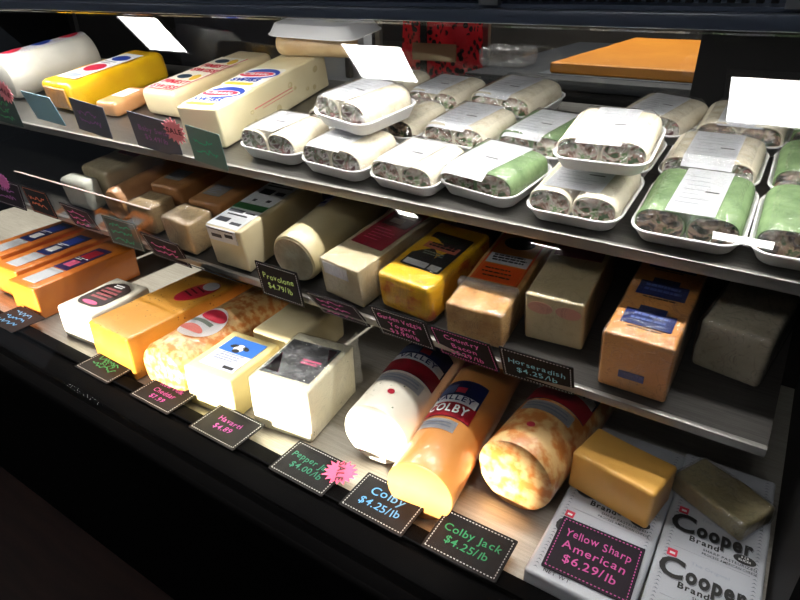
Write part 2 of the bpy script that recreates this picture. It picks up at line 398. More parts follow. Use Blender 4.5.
# lower back wall and sliding rear glass
cpart('back_panel', bx(XL, XR, 1.12, 1.14, H(-.70), H(-.46)), BLACKM, False)
cpart('back_panel', bx(-.188, XR, 1.222, 1.230, H(-.46), H(-.031)), BLACKM, False)
REARG = thin_clear('rear_glass', tint=(.96, .97, .97), rough=.01, f0=.04)
for x0, x1 in ((XL, -1.12), (-1.14, -.12)):
    g = cpart('rear_door', bx(x0, x1, 1.236, 1.241, H(-.28), H(-.06)), REARG, False)
    bm = bmesh.new()
    for q in ((x0, x0 + .03, H(-.28), H(-.06)), (x1 - .03, x1, H(-.28), H(-.06)), (x0, x1, H(-.29), H(-.26)), (x0, x1, H(-.08), H(-.05))): box(bm, q[0], q[1], 1.232, 1.246, q[2], q[3])
    cpart('door_frame', bm, BLACKM, False, g)
# canopy with ribbed grille on its front
bm = bmesh.new(); P = [(.692, -.0500), (.688, -.047), (.688, -.035), (.684, -.033), (.684, -.029), (.692, -.026), (.692, -.004), (.70, .03), (1.26, .03), (1.26, -.03), (.775, -.03), (.775, -.040), (.698, -.044), (.698, -.0500)]
rings(bm, [[(x, y, H(h)) for y, h in P] for x in (XL, XR)]); cn = cpart('canopy', fix(bm), mat('blue_black_enamel', srgb(70, 80, 98), .3), True)
bm = bmesh.new(); x = XL + .02
while x < XR - .02: box(bm, x, x + .006, .682, .694, H(-.026), H(.006)); x += .012
cpart('grille', bm, BLACKM, False, cn)
for x in (-.33, -.03): cpart('hinge_clip', bx(x - .012, x + .012, .676, .70, H(-.030), H(.02)), mat('grey_clip', srgb(120, 124, 130), .4, metal=.5), False, cn)
cpart('clamp_rail', bx(XL, XR, .660, .690, H(-.0475), H(-.0335), .002), mat('blue_black_enamel', (0, 0, 0)), True, cn)
bm = bx(-1.53, -1.02, -.0055, -.0025, .002, .098); bm.transform(MID.m); gp = cpart('clear_riser', bm, thin_clear('clear_acrylic', tint=(.97, .97, .97), rough=.03, f0=.04), False)
bm = bx(-1.53, -1.02, -.0058, -.0022, .098, .0995); bm.transform(MID.m); cpart('edge_glint', bm, mat('edge_glint_tone', srgb(214, 196, 186), .3), False, gp)  # pale strip colour stands in for the bright glint along the riser
# slanted front glass
th = math.radians(24); gy, gh = .45, -.646; L = (.60) / math.cos(th)
gd = Vector((0, math.sin(th), math.cos(th))); gn = Vector((0, -math.cos(th), math.sin(th)))
bm = bmesh.new(); vs = []
a = Vector((0, .400, H(-.65)))
for off in (0, .005):
    vs.append([bm.verts.new(a + Vector((x, 0, 0)) + gd * s - gn * off) for x, s in ((XL + .005, 0), (XR - .005, 0), (XR - .005, L), (XL + .005, L))])
bm.faces.new(vs[0]); bm.faces.new(vs[1][::-1])
for i in range(4): bm.faces.new((vs[0][i], vs[1][i], vs[1][(i + 1) % 4], vs[0][(i + 1) % 4]))
cpart('front_glass', fix(bm), GLASS, False)
# ================================================================= WRAPS ON FOAM TRAYS (upper shelf)
WA, WB, WP = .0335, .024, 2.6            # half width, half height, squareness of a wrap half
def wrap_top(x):
    d = abs(abs(x) - .0335) / WA
    return 2 * WB * .5 + (WB * max(0, 1 - min(1, d) ** WP) ** (1 / WP))
def hull_top(x):
    return 2 * WB if abs(x) < .0335 else wrap_top(x)
def rrect(w, d, r, z, n=6, cy=0):
    P = []
    for cx, cyy, a0 in ((w / 2 - r, d / 2 - r, 0), (-w / 2 + r, d / 2 - r, 90), (-w / 2 + r, -d / 2 + r, 180), (w / 2 - r, -d / 2 + r, 270)):
        for k in range(n + 1):
            a = math.radians(a0 + 90 * k / n); P.append((cx + r * math.cos(a), cyy + r * math.sin(a) + cy, z))
    return P
TW, TD, TZ = .146, .150, .024
def tray_bm():
    bm = bmesh.new(); c = TD / 2
    R = [rrect(TW * .78, TD * .78, .018, 0, cy=c), rrect(TW * .84, TD * .84, .021, .002, cy=c), rrect(TW * .97, TD * .97, .026, TZ - .002, cy=c), rrect(TW, TD, .028, TZ - .001, cy=c), rrect(TW, TD, .028, TZ + .001, cy=c),
         rrect(TW * .96, TD * .96, .026, TZ + .001, cy=c), rrect(TW * .93, TD * .93, .025, TZ - .002, cy=c), rrect(TW * .80, TD * .80, .02, .004, cy=c)]
    rings(bm, R); return fix(bm)
def wrap_bm(sx):
    bm = bmesh.new(); N = 32; L0, L1 = .016, .136; rs = []
    def ring(y, s, zoff=0, wob=0):
        R = []
        for i in range(N):
            a = 2 * PI * i / N; c, s_ = math.cos(a), math.sin(a)
            x = WA * s * math.copysign(abs(c) ** (2 / WP), c); z = WB * s * math.copysign(abs(s_) ** (2 / WP), s_)
            nn = 1 + .035 * noise.noise(Vector((x * 40 + sx * 9, y * 30, z * 40)))
            R.append((sx * .0335 + x * nn, y, .0045 + WB + z * nn + zoff))
        return R
    rs = [ring(L0 + .012, .80), ring(L0 + .006, .87), ring(L0 + .001, .90), ring(L0, .95), ring(L0 + .002, .985)]
    rs += [ring(L0 + .004 + (L1 - L0 - .02) * t / 6, 1) for t in range(7)]
    rs += [ring(L1 - .009, .97), ring(L1 - .004, .87), ring(L1, .6)]
    rings(bm, rs); return fix(bm)
def filling_bm(sx, seed):
    bm = bmesh.new(); N = 22; L0 = .016; cz = .0045 + WB
    c = bm.verts.new((sx * .0335, L0 + .002, cz)); prev = None
    for k in range(1, 8):
        s = .9 * k / 7; R = []
        for i in range(N):
            a = 2 * PI * i / N; cc, ss = math.cos(a), math.sin(a)
            x = WA * s * math.copysign(abs(cc) ** (2 / WP), cc); z = WB * s * math.copysign(abs(ss) ** (2 / WP), ss)
            d = noise.noise(Vector((x * 130 + seed, seed * 3, z * 130))) * .007 if k < 7 else .002
            R.append(bm.verts.new((sx * .0335 + x, L0 + .002 - d, cz + z)))
        for i in range(N):
            if prev is None: bm.faces.new((c, R[i], R[(i + 1) % N]))
            else: bm.faces.new((prev[i], R[i], R[(i + 1) % N], prev[(i + 1) % N]))
        prev = R
    return fix(bm)
def film_bm():
    bm = bmesh.new(); N = 26; c = TD / 2; g = []
    for j in range(N + 1):
        row = []
        for i in range(N + 1):
            a, b = 2 * i / N - 1, 2 * j / N - 1
            # square to rounded square
            k = max(abs(a), abs(b)); x, y = a, b
            q = (abs(a) ** 6 + abs(b) ** 6) ** (1 / 6)
            if k > 0: x, y = a * k / q, b * k / q
            X, Y = x * TW * .498, c + y * TD * .498
            ey = min(1, max(0, (Y - .001) / .017), max(0, (TD - .002 - Y) / .02)); ex = 1 if abs(X) < .045 else max(0, (TW * .498 - abs(X)) / (TW * .498 - .045))
            s = ey ** .6 * min(1, ex * 1.25) ** .6
            z = TZ + .0015 + (.0075 + hull_top(X) - TZ) * s + noise.noise(Vector((X * 60, Y * 60, 1))) * .0008
            row.append(bm.verts.new((X, Y, max(z, TZ + .0015 if s == 0 else z))))
        g.append(row)
    for j in range(N):
        for i in range(N): bm.faces.new((g[j][i], g[j][i + 1], g[j + 1][i + 1], g[j + 1][i]))
    return fix(bm)
def draped(x0, x1, y0, y1, dz, skew=0, nx=20, ny=8, droop=.0):
    bm = bmesh.new(); g = []
    for j in range(ny + 1):
        row = []
        for i in range(nx + 1):
            y = y0 + (y1 - y0) * j / ny; x = x0 + (x1 - x0) * i / nx + skew * (y - y0)
            z = .0045 + hull_top(max(-.066, min(.066, x))) + dz
            if y < .017: z -= (.017 - y) * .9
            row.append(bm.verts.new((x, y, z)))
        g.append(row)
    for j in range(ny):
        for i in range(nx): bm.faces.new((g[j][i], g[j][i + 1], g[j + 1][i + 1], g[j + 1][i]))
    bmesh.ops.solidify(bm, geom=bm.faces[:], thickness=-.0005)
    return fix(bm)
FILM = crinkle('tray_film', 30, .10, .0)
TRAY_ME = link('tray', tray_bm(), FOAM); WR = {(k, s): link('wrap', wrap_bm(s), TORT if k == 'tan' else SPIN) for k in ('tan', 'green') for s in (-1, 1)}
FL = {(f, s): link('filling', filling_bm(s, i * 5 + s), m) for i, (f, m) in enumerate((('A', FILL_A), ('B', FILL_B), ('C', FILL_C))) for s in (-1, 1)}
FILM_O = link('cling_film', film_bm(), FILM)
def child(proto, parent):
    c = proto.copy(); COL.objects.link(c); c.parent = parent; return c
def wrap_tray(u, v, yaw, kind, fill, lab, label, z=0.0, s=1.0, sd=None, small=False):
    m = mat_at(TOP, u, v, yaw, z + .0012) @ Matrix.Diagonal((s, sd or s, s, 1))
    t = thing('wrap_tray', label, 'wrapped sandwich tray', m, 'film wrapped trays of sandwich wraps on the upper shelf')
    child(TRAY_ME, t)
    for sx in (-1, 1):
        q = child(WR[kind, sx], t); child(FL[fill, sx], q)
    x0, x1, y0, y1, sk = lab
    lb = link('label', draped(x0, x1, y0, y1, .0012, sk), LABELW, t)
    bar = draped(x0 + (x1 - x0) * .62, x0 + (x1 - x0) * .9, y0 + (y1 - y0) * .47, y0 + (y1 - y0) * .47 + .0028, .0019, sk, 6, 1)
    link('barcode', bar, INK, lb)
    bm = bmesh.new(); rnd = random.Random(int(abs(u * 1000)))
    for k in range(7):
        y = y0 + (y1 - y0) * (.18 + .1 * k) + .002; a = x0 + (x1 - x0) * rnd.uniform(.08, .2); b = x0 + (x1 - x0) * (rnd.uniform(.45, .6) if k in (2, 3) else rnd.uniform(.6, .9))
        tmp = draped(a, b, y, y + .0009, .0017, sk, 8, 1); me = bpy.data.meshes.new('t'); tmp.to_mesh(me); tmp.free(); bm.from_mesh(me); bpy.data.meshes.remove(me)
    link('small_print', bm, INKG, lb)
    child(FILM_O, t)
    return t
FULL = (-.036, .034, .012, .125, 0)
# front row
wrap_tray(-.806, .028, -3, 'tan', 'B', (-.066, .016, .022, .128, .1), 'foam tray of tan wraps at the left front, beside the holey white loaf', s=1.05, sd=.84)
wrap_tray(-.650, .016, -5, 'tan', 'B', (-.054, .024, .012, .115, .08), 'foam tray of tan wraps in the front row, holding up the stacked left tray', sd=.86)
wrap_tray(-.508, .012, -5, 'tan', 'A', (-.058, .024, .014, .122, .1), 'foam tray of tan wraps in the front row, left of the pale green one', s=.89, sd=.86)
wrap_tray(-.386, .026, -9, 'green', 'A', (-.062, .020, .004, .13, .15), 'foam tray of pale green spinach wraps with a wide white label in the front row', s=.95, sd=.88)
wrap_tray(-.233, .008, 0, 'tan', 'A', (-.050, .036, .026, .125, .05), 'foam tray of tan wraps in the front row, holding up the stacked right tray', s=.90, sd=1.0)
wrap_tray(-.090, .006, 1, 'green', 'C', (-.030, .032, .016, .13, .03), 'foam tray of bright green wraps under a large printed label, above the blue labelled loaf', s=.90, sd=1.08)
wrap_tray(.046, .008, 2, 'green', 'C', (.02, .062, .02, .11, .03), 'foam tray of green wraps in the front row at the photo edge', s=.92, sd=1.05)
# stacked on top of the front row
wrap_tray(-.662, .070, -14, 'tan', 'B', (-.060, .018, .016, .13, .08), 'foam tray of tan wraps stacked crosswise on top of two trays at the left', z=.060, sd=.92)
wrap_tray(-.210, .040, 4, 'tan', 'A', (-.036, .030, .010, .13, .03), 'foam tray of tan wraps stacked on top of another tray right of the green wrap', z=.067, s=.86, sd=.95)
# second row
wrap_tray(-.770, .166, -5, 'tan', 'A', (-.05, .03, .014, .12, .08), 'tray of tan wraps with crinkled foil ends half under the left stacked tray', s=.90, sd=.9)
wrap_tray(-.640, .168, -6, 'tan', 'C', (-.062, -.02, .03, .12, 0), 'tray of tan wraps with a dark cut end, behind the second front tray', s=.92)
wrap_tray(-.500, .166, -6, 'tan', 'A', (-.056, .026, .010, .13, .1), 'second row tray of tan wraps with a wide white label, left of the green one', s=.94)
wrap_tray(-.362, .174, -7, 'green', 'A', (-.056, .020, .008, .128, .12), 'tray of pale green wraps in the second row, behind the other pale green tray', s=.92)
wrap_tray(-.236, .162, 0, 'tan', 'A', FULL, 'tray of tan wraps in the second row, mostly hidden behind the right stack', s=.88)
wrap_tray(-.098, .168, 0, 'tan', 'B', (-.038, .034, .004, .125, 0), 'tray of tan wraps tucked behind the bright green wraps, label bent over its front', s=.90, sd=.86)
wrap_tray(.044, .170, 2, 'green', 'C', FULL, 'tray of green wraps in the second row at the right edge of the photo', s=.92)
# back row
wrap_tray(-.775, .330, -8, 'tan', 'B', (-.05, .03, .02, .12, 0), 'tray of tan wraps at the left of the back row, under the mirrored light', s=.94)
wrap_tray(-.630, .316, -6, 'tan', 'A', (-.058, .018, .012, .12, .1), 'back row tray of tan wraps before the left half of the red apron', s=.92)
wrap_tray(-.488, .318, -9, 'tan', 'A', (-.052, .020, .010, .12, .1), 'back row tray of tan wraps with a shiny film corner before the clear pack')
wrap_tray(-.222, .318, -14, 'tan', 'B', (-.045, .026, .020, .125, .03), 'back row tray of tan wraps behind the right stack, one pink end showing', s=.86)
wrap_tray(-.082, .305, 0, 'tan', 'C', (-.036, .034, .012, .12, 0), 'tray of tan wraps in the back row under the large mirrored light on the right', s=.90)
wrap_tray(.046, .318, 0, 'green', 'C', FULL, 'tray of green wraps at the right end of the back row', s=.90)
for o in [TRAY_ME, FILM_O] + list(WR.values()) + list(FL.values()): bpy.data.objects.remove(o)

# ================================================================= CHEESES
def loaf(name, label, f, u, v, yaw, w, l, h, m, r=.008, wob=.0012, group=None, taper=0, z=.001, part='cheese', seed=1):
    t = thing(name, label, 'cheese', mat_at(f, u, v, yaw, z), group)
    c = link(part, loaf_bm(w, l, h, r, wob, seed, taper), m, t)
    return t, c
def top_label(par, x0, x1, y0, y1, z, m, r=0, name='label'): return link(name, patch(x0, x1, y0, y1, z, .0008, r), m, par, False)
ORANGE = mat('orange_cheddar', srgb(206, 118, 34), .4, coat=.5, col2=srgb(196, 104, 26), scale=12, bump=.25, bscale=30)
CREAM = mat('cream_cheese_block', srgb(226, 214, 176), .42, coat=.4, col2=srgb(214, 198, 154), scale=14, bump=.3, bscale=40)
WHITEC = mat('white_cheese', srgb(232, 226, 204), .42, coat=.45, col2=srgb(222, 212, 184), scale=14, bump=.3, bscale=40)
WHITEM = mat('ivory_cheese', srgb(212, 198, 164), .42, coat=.4, col2=srgb(200, 184, 146), scale=14, bump=.3, bscale=40)
BUTTER = mat('butter_cheese', srgb(238, 222, 160), .42, coat=.4, col2=srgb(232, 212, 146), scale=10, bump=.15)
YELLOWC = mat('yellow_wax_film', srgb(244, 196, 30), .35, coat=.6, col2=srgb(232, 176, 20), scale=14, bump=.5, bscale=35)
TANC = mat('wrapped_tan_cheese', srgb(206, 180, 138), .4, coat=.8, col2=srgb(186, 156, 112), scale=18, bump=.7, bscale=35)
BROWNC = mat('smoked_brown_cheese', srgb(196, 142, 90), .4, coat=.6, col2=srgb(178, 122, 72), scale=14, bump=.5, bscale=35)
GREYC = mat('film_wrapped_grey_cheese', srgb(176, 166, 146), .35, coat=.9, col2=srgb(152, 142, 122), scale=18, bump=1.0, bscale=30)
AMER = mat('yellow_american_cheese', srgb(240, 184, 92), .38, coat=.5, col2=srgb(234, 174, 80), scale=8, bump=.15, bscale=40)
PEPPERY = speckled('yellow_pepper_cheese', srgb(200, 142, 52), srgb(104, 66, 22), 110, .18, .4, base2=srgb(196, 136, 46))
PEPW = speckled('white_pepper_cheese', srgb(212, 206, 192), srgb(90, 110, 80), 100, .16, .4, base2=srgb(214, 208, 194))
JACKC = speckled('pepper_jack_cheese', srgb(240, 234, 208), srgb(120, 130, 70), 70, .1, .4)
BACONC = mat('bacon_cheese', srgb(222, 178, 116), .4, coat=.8, col2=srgb(190, 134, 76), scale=30, bump=.6, bscale=35)
VEG = mat('orange_streaked_film', srgb(236, 176, 34), .35, coat=.7, col2=srgb(206, 96, 26), scale=30, bump=.6, bscale=30, contrast=(.48, .62))
MARB = mat('marbled_cheese', srgb(220, 178, 120), .4, coat=.8, col2=srgb(196, 120, 56), scale=75, bump=.9, bscale=35, contrast=(.42, .58))
MARBR = mat('marbled_colby_jack', srgb(232, 190, 128), .4, coat=.6, col2=srgb(208, 128, 58), scale=50, bump=.4, bscale=35, contrast=(.42, .58))
COLBYC = mat('colby_cheese', srgb(204, 140, 76), .36, coat=.6, col2=srgb(196, 130, 66), scale=10, bump=.25, bscale=30)
REDL = mat('red_label', srgb(176, 28, 48), .4, coat=.3); CRIM = mat('crimson_label', srgb(150, 20, 44), .4, coat=.3)
NAVY = mat('navy_label', srgb(22, 34, 92), .4, coat=.3); SKY = mat('sky_blue_label', srgb(48, 110, 200), .4)
BLKL = mat('black_label', srgb(26, 26, 28), .4, coat=.3); PURP = mat('purple_label', srgb(52, 34, 84), .4, coat=.3)
GREENL = mat('green_label', srgb(44, 96, 52), .5); ORL = mat('orange_red_label', srgb(206, 78, 26), .4, coat=.4)
GOLD = mat('gold_ink', srgb(222, 180, 60), .5); SILV = mat('silver_label', srgb(176, 178, 184), .4, coat=.5)
PINKI = mat('pink_ink', srgb(214, 90, 130), .6); BRNL = mat('dark_brown_label', srgb(42, 28, 26), .5); LILAC = mat('lilac_label', srgb(206, 208, 232), .5)
REDI = mat('red_ink', srgb(206, 40, 70), .5); BLUEI = mat('blue_ink', srgb(40, 66, 160), .5); WHI = mat('white_ink', srgb(225, 225, 228), .5)

CRK = crinkle('crinkled_cling_film', 26, .20, .0); CRKF = crinkle('smooth_cling_film', 16, .10, .0)
def film_over(t, w, l, h, m=None, y0=0, r=.006, seed=3, g=.0016):
    """clear film lying round a block as a thin shell of its own"""
    bm = loaf_bm(w + 2 * g, l + 2 * g, h + g, r, .0016, seed); bm.transform(Matrix.Translation((0, y0 - g, 0))); return link('cling_film', bm, m or CRK, t)
# ---- bottom deck
# three long orange cheddars at the far left
for i, (u, v, yaw, lab) in enumerate(((-1.353, .035, 3, 'long orange cheddar loaf with a purple and pink label, right of its two twins'), (-1.475, .060, 3, 'long orange cheddar loaf with a navy label between two others at the left edge'), (-1.600, .085, 3, 'long orange cheddar loaf with a dark label, furthest left at the photo edge'))):
    t, c = loaf('cheddar_loaf', lab, DECK, u, v, yaw, .099, .262, .077, ORANGE, .004, seed=i, group='orange cheddar loaves on the bottom deck')
    lb = top_label(t, -.024, .026, .095, .215, .0772, PURP if i == 0 else NAVY)
    link('silver_strip', patch(-.022, .024, .02, .09, .0774, .0006), SILV, t, False)
    link('badge', patch(-.012, .014, .112, .14, .0781, .0005), PINKI if i == 0 else WHI, lb, False)
    link('badge', patch(-.016, .018, .16, .20, .0781, .0005), REDL if i == 0 else BLUEI, lb, False)
    link('small_print', lines_bm(-.02, .022, .145, .158, 2, .0781, .0016), WHI, lb, False)
# pale block with dark ornate label
t, c = loaf('jack_block', 'pale speckled cheese block with a dark brown oval label, right of the orange cheddars', DECK, -1.146, .032, 4, .106, .150, .074, PEPW, .007)
lb = top_label(t, -.038, .038, .03, .125, .0745, BRNL, .022); link('label_crest', disc(0, .118, .024, .014, .0748), BRNL, lb)
link('lettering', lines_bm(-.026, .026, .055, .105, 4, .0755, .006, 3, (.8, 1)), mat('dusty_rose_ink', srgb(150, 80, 84), .6), lb)
link('lettering', lines_bm(-.016, .016, .108, .122, 2, .0757, .003, 4, (.8, 1)), WHI, lb); link('flourish', disc(0, .042, .022, .006, .0755), PINKI, lb)
# yellow pepper cheese
t, c = loaf('pepper_cheese', 'wide yellow cheese slab flecked with herbs and a red oval label near the back', DECK, -.988, .010, -1, .126, .33, .092, PEPPERY, .005)
lb = link('label', disc(.020, .195, .026, .05, .0925, .0009, rot=-.25), REDL, t); link('label_cap', disc(.028, .224, .019, .017, .0936, .0006, rot=-.25), SILV, lb)
link('lettering', shift(lines_bm(-.02, .02, -.02, .02, 3, .0936, .004, 5), .018, .188, 0, -.25), mat('dark_red_ink', srgb(90, 20, 24), .6), lb)
# marbled half round loaf
t = thing('marbled_loaf', 'rounded marbled orange and white loaf in clear film with a red and white oval label', 'cheese', mat_at(DECK, -.846, .014, 2, .001))
link('cheese', roll_bm(.058, .34, .016, .002, 4, .28), MARB, t)
zc = .058 * .72
def oval_curved(r, zc, ac, yc, da, dy, dr, n=28, top=1.0):
    bm = bmesh.new(); c = bm.verts.new(((r + dr) * math.sin(math.radians(ac)), yc, zc + (r + dr) * math.cos(math.radians(ac)))); pr = None
    for s in (.34, .67, 1):
        R = []
        for i in range(n):
            a = 2 * PI * i / n; q = math.radians(ac + da * s * math.cos(a)); R.append(bm.verts.new(((r + dr) * math.sin(q), yc + dy * s * math.sin(a), zc + (r + dr) * math.cos(q))))
        for i in range(n):
            if pr: bm.faces.new((pr[i], R[i], R[(i + 1) % n], pr[(i + 1) % n]))
            else: bm.faces.new((c, R[i], R[(i + 1) % n]))
        pr = R
    bmesh.ops.solidify(bm, geom=bm.faces[:], thickness=-.0005); return fix(bm)
lb = link('label', oval_curved(.058, zc, 4, .105, 36, .052, .003), WHI, t)
link('red_band', oval_curved(.058, zc, 8, .130, 25, .018, .0042), REDI, lb); link('pink_band', oval_curved(.058, zc, 2, .078, 25, .011, .0042), mat('salmon_ink', srgb(226, 130, 120), .5), lb)
link('lettering', curved_patch(.058, zc, -22, 26, .099, .109, .0042), mat('grey_green_ink', srgb(120, 130, 118), .5), lb)
# havarti
t, c = loaf('havarti_block', 'butter yellow cheese block with a blue cow label on top', DECK, -.735, .026, 5, .106, .130, .080, BUTTER, .004)
lb = top_label(t, -.036, .040, .022, .112, .0804, LILAC); link('sky', patch(-.036, .040, .068, .112, .0813, .0006), SKY, lb, False)
link('lettering', lines_bm(-.026, .030, .040, .066, 4, .0813, .003, 6, (.8, 1)), INKG, lb); link('barcode', patch(.012, .034, .025, .032, .0813, .0005), INK, lb, False)
cow = link('cow_head', disc(0, .082, .010, .012, .0821), WHI, lb)
for s in (-1, 1): link('cow_ear', disc(s * .013, .086, .008, .0045, .0821, rot=s * -.4), INK, cow)
link('cow_muzzle', disc(0, .073, .0075, .005, .0828), INK, cow)
loaf('white_loaf', 'plain cream loaf lying behind the cow label block', DECK, -.725, .172, 6, .100, .17, .083, CREAM, .010)
# pepper jack
t, c = loaf('pepper_jack_block', 'big cream cheese block in clinging film with a crumpled black and pink label on top', DECK, -.592, .049, 8.6, .113, .150, .099, JACKC, .004)
lb = top_label(t, -.050, .046, .022, .125, .0998, mat('black_label_under_film', srgb(66, 66, 70), .3, coat=1, col2=srgb(150, 150, 155), scale=40, bump=1, bscale=40, contrast=(.5, .75)))
bm = bmesh.new(); vs = [bm.verts.new(p) for p in ((-.044, .028, .1008), (-.016, .028, .1008), (-.044, .082, .1008))]; bm.faces.new(vs); vs = [bm.verts.new(p) for p in ((.042, .118, .1008), (.026, .118, .1008), (.042, .085, .1008))]; bm.faces.new(vs)
bmesh.ops.solidify(bm, geom=bm.faces[:], thickness=-.0005); link('pink_corner', fix(bm), PINKI, lb, False)
link('lettering', lines_bm(.0, .036, .062, .078, 2, .1008, .004, 8, (.8, 1)), PINKI, lb)
film_over(t, .113, .150, .0995, CRKF)
bm = bmesh.new(); g = []
for j in range(9):
    row = []
    for i in range(9):
        a, b = i / 8, j / 8; row.append(bm.verts.new((.045 + .014 * a + .004 * noise.noise(Vector((a * 6, b * 6, 2))), .140 + .030 * a * (1 - .3 * b), .01 + b * (.098 + .012 * a) + .004 * noise.noise(Vector((a * 5, b * 7, 9))))))
    g.append(row)
for j in range(8):
    for i in range(8): bm.faces.new((g[j][i], g[j][i + 1], g[j + 1][i + 1], g[j + 1][i]))
link('film_tail', fix(bm), thin_clear('loose_film', rough=.15, f0=.12, bump=1, bscale=60, veil=.12), t)
# three rolls
ROLLG = 'round deli rolls on the bottom deck'
def roll(label, u, v, yaw, r, l, m, face=None, z=.001):
    t = thing('cheese_roll', label, 'cheese', mat_at(DECK, u, v, yaw, z), ROLLG)
    c = link('cheese', roll_bm(r, l, .003, .001, int(u * 100)), m, t); return t, c
def roll_label(t, r, a0, a1, y0, name, word=None):
    """wrap-round printed sleeve: silver tag, red banner with lettering, navy scene above"""
    lb = link('sleeve', curved_patch(r, r, a0, a1, y0 + .03, y0 + .125, .0008), NAVY, t)
    link('code_tag', curved_patch(r, r, a0 + 8, a1 - 16, y0, y0 + .024, .001), SILV, t)
    link('code', curved_patch(r, r, a0 + 14, a1 - 24, y0 + .007, y0 + .010, .0022), INKG, lb); link('code', curved_patch(r, r, a0 + 14, a1 - 26, y0 + .014, y0 + .017, .0022), INKG, lb)
    link('banner', curved_patch(r, r, a0, a1, y0 + .03, y0 + .066, .0019), REDL, lb); link('white_wave', curved_patch(r, r, a0 + 4, a1 - 4, y0 + .064, y0 + .083, .0022), WHI, lb)
    mid = (a0 + a1) / 2
    f = lambda yy, s: (lambda p: Vector(((r + .0036) * math.sin(math.radians(mid) + p.x / r), yy + p.y, r + (r + .0036) * math.cos(math.radians(mid) + p.x / r))))
    if word: link('lettering', text_bm([word], .026, r * math.radians(a1 - a0) * .8, .02, f=f(y0 + .048, 1)), WHI, lb, False)
    link('lettering', text_bm(['VALLEY'], .017, r * math.radians(a1 - a0) * .8, .02, f=f(y0 + .074, 1)), NAVY, lb, False)
    link('red_barn', curved_patch(r, r, mid - 6, mid + 12, y0 + .09, y0 + .104, .0022), REDI, lb); link('hill', curved_patch(r, r, a0 + 4, mid - 8, y0 + .088, y0 + .112, .002), mat('slate_ink', srgb(90, 104, 150), .5), lb)
t, c = roll('white pepper flecked cheese roll with a red banner sleeve, left of the orange roll', -.424, .078, 7, .054, .30, PEPW); roll_label(t, .054, -48, 62, .07, 'white')
link('stamp', oval_curved(.054, .054, 6, .045, 6, .006, .001), REDI, t)
t, c = roll('long smooth orange roll in a red and navy sleeve, middle of the three rolls', -.311, .022, 7, .0490, .36, COLBYC); roll_label(t, .0490, -58, 34, .078, 'colby', 'COLBY')
lb2 = link('second_sleeve', curved_patch(.049, .049, -58, 30, .25, .31, .0008), REDL, t); link('white_wave', curved_patch(.049, .049, -50, 24, .278, .292, .0019), WHI, lb2)
t, c = roll('marbled orange and white cheese roll with a round cut face, right of the orange roll', -.213, .112, -4, .0565, .29, MARBR); roll_label(t, .0565, -50, 55, .085, 'jack')
link('stamp', oval_curved(.0565, .0565, -4, .048, 6, .006, .001), REDI, t)
# the two printed cartons under the loose blocks
def carton(label, x0, x1, y0, y1, yaw, h, Y0=.03, PITCH=.078):
    t = thing('cheese_carton', label, 'cheese', mat_at(DECK, (x0 + x1) / 2, y0, yaw, .0016), 'printed cheese cartons on the right of the bottom deck')
    w, l = x1 - x0, y1 - y0; b = loaf_bm(w, l, h, .005, .0004, 3); c = link('box', b, mat('glossy_white_carton', srgb(178, 181, 190), .35, coat=.3), t)
    z = h + .0004; bm = bmesh.new()
    for s in (-1, 1):
        k = 0
        while k * .006 < l - .02:
            y = .01 + k * .006; x = s * (w / 2 - .0105); vs = [(x - .003, y), (x, y + .003), (x + .003, y), (x, y + .0016)]
            bm.faces.new([bm.verts.new((a, b_, z + .0004)) for a, b_ in vs]); k += 1
    link('scroll_border', fix(bm), mat('slate_grey_ink', srgb(96, 100, 110), .6), t, False)
    n = 0; y = Y0
    while y + .072 < l:
        g = link('printed_panel', patch(-w / 2 + .016, w / 2 - .016, y - .002, y + .070, z - .0004, .0004), mat('glossy_white_carton', (1, 1, 1)), t, False)
        link('lettering', shift(text_bm(['SHARP PASTEURIZED', 'PROCESS AMERICAN CHEESE'], .0056, w * .52, .012), .020, y + .006, z), INK, g, False)
        link('lettering', shift(text_bm(['Brand'], .0125, w * .5, .03), -.010, y + .0195, z), INK, g, False)
        for dx, dy, dz, m_ in ((.0012, -.0012, 0, mat('logo_grey', srgb(120, 122, 130), .5)), (0, 0, .0005, INK)):
            link('logo' if dz else 'logo_shadow', shift(text_bm(['C'], .042, w, .03), -w * .31 + dx, y + .0400 + dy, z + dz), m_, g, False)
            link('logo' if dz else 'logo_shadow', shift(text_bm(['ooper'], .033, w * .56, .045), w * .10 + dx, y + .0385 + dy, z + dz), m_, g, False)
        link('lettering', shift(text_bm(['The Original'], .0075, w * .5), w * .02, y + .0585, z), INKG, g, False)
        fl = link('red_flag', patch(-w * .40, -w * .40 + .0115, y + .058, y + .069, z), REDI, g, False); link('flag_mark', patch(-w * .40 + .003, -w * .40 + .009, y + .061, y + .064, z + .0007, .0004), WHI, fl, False)
        ov = link('oval_seal', disc(w * .30, y + .0195, .0125, .0070, z), INK, g); link('lettering', shift(text_bm(['5 LB', 'SLICES'], .0042, .018, .02), w * .30, y + .0195, z + .0008), WHI, ov, False)
        y += PITCH; n += 1
    link('lettering', shift(text_bm(['NET WT.'], .008, w), -w * .2, .012, z), INK, t, False)
    return t
CH_ = .030
carton('white printed cheese carton under the yellow block and the Yellow Sharp American card', -.1490, -.0235, .002, .315, 0, CH_, .048)
carton('white printed cheese carton at the right, under the grey film wrapped piece', -.0195, .0985, .003, .325, 1, CH_, .058)
t, c = loaf('american_cheese_block', 'smooth yellow cheese block lying across the left carton', DECK, -.096, .150, -11, .114, .072, .062, AMER, .005, z=CH_ + .002)
t, c = loaf('wrapped_cheese_piece', 'greyish cheese piece in crinkled film lying on the right carton', DECK, .016, .206, -27, .106, .066, .031, mat('dull_olive_cheese', srgb(150, 138, 100), .4, coat=.8, col2=srgb(126, 114, 82), scale=18, bump=.7), .006, .003, z=CH_ + .002, seed=5)

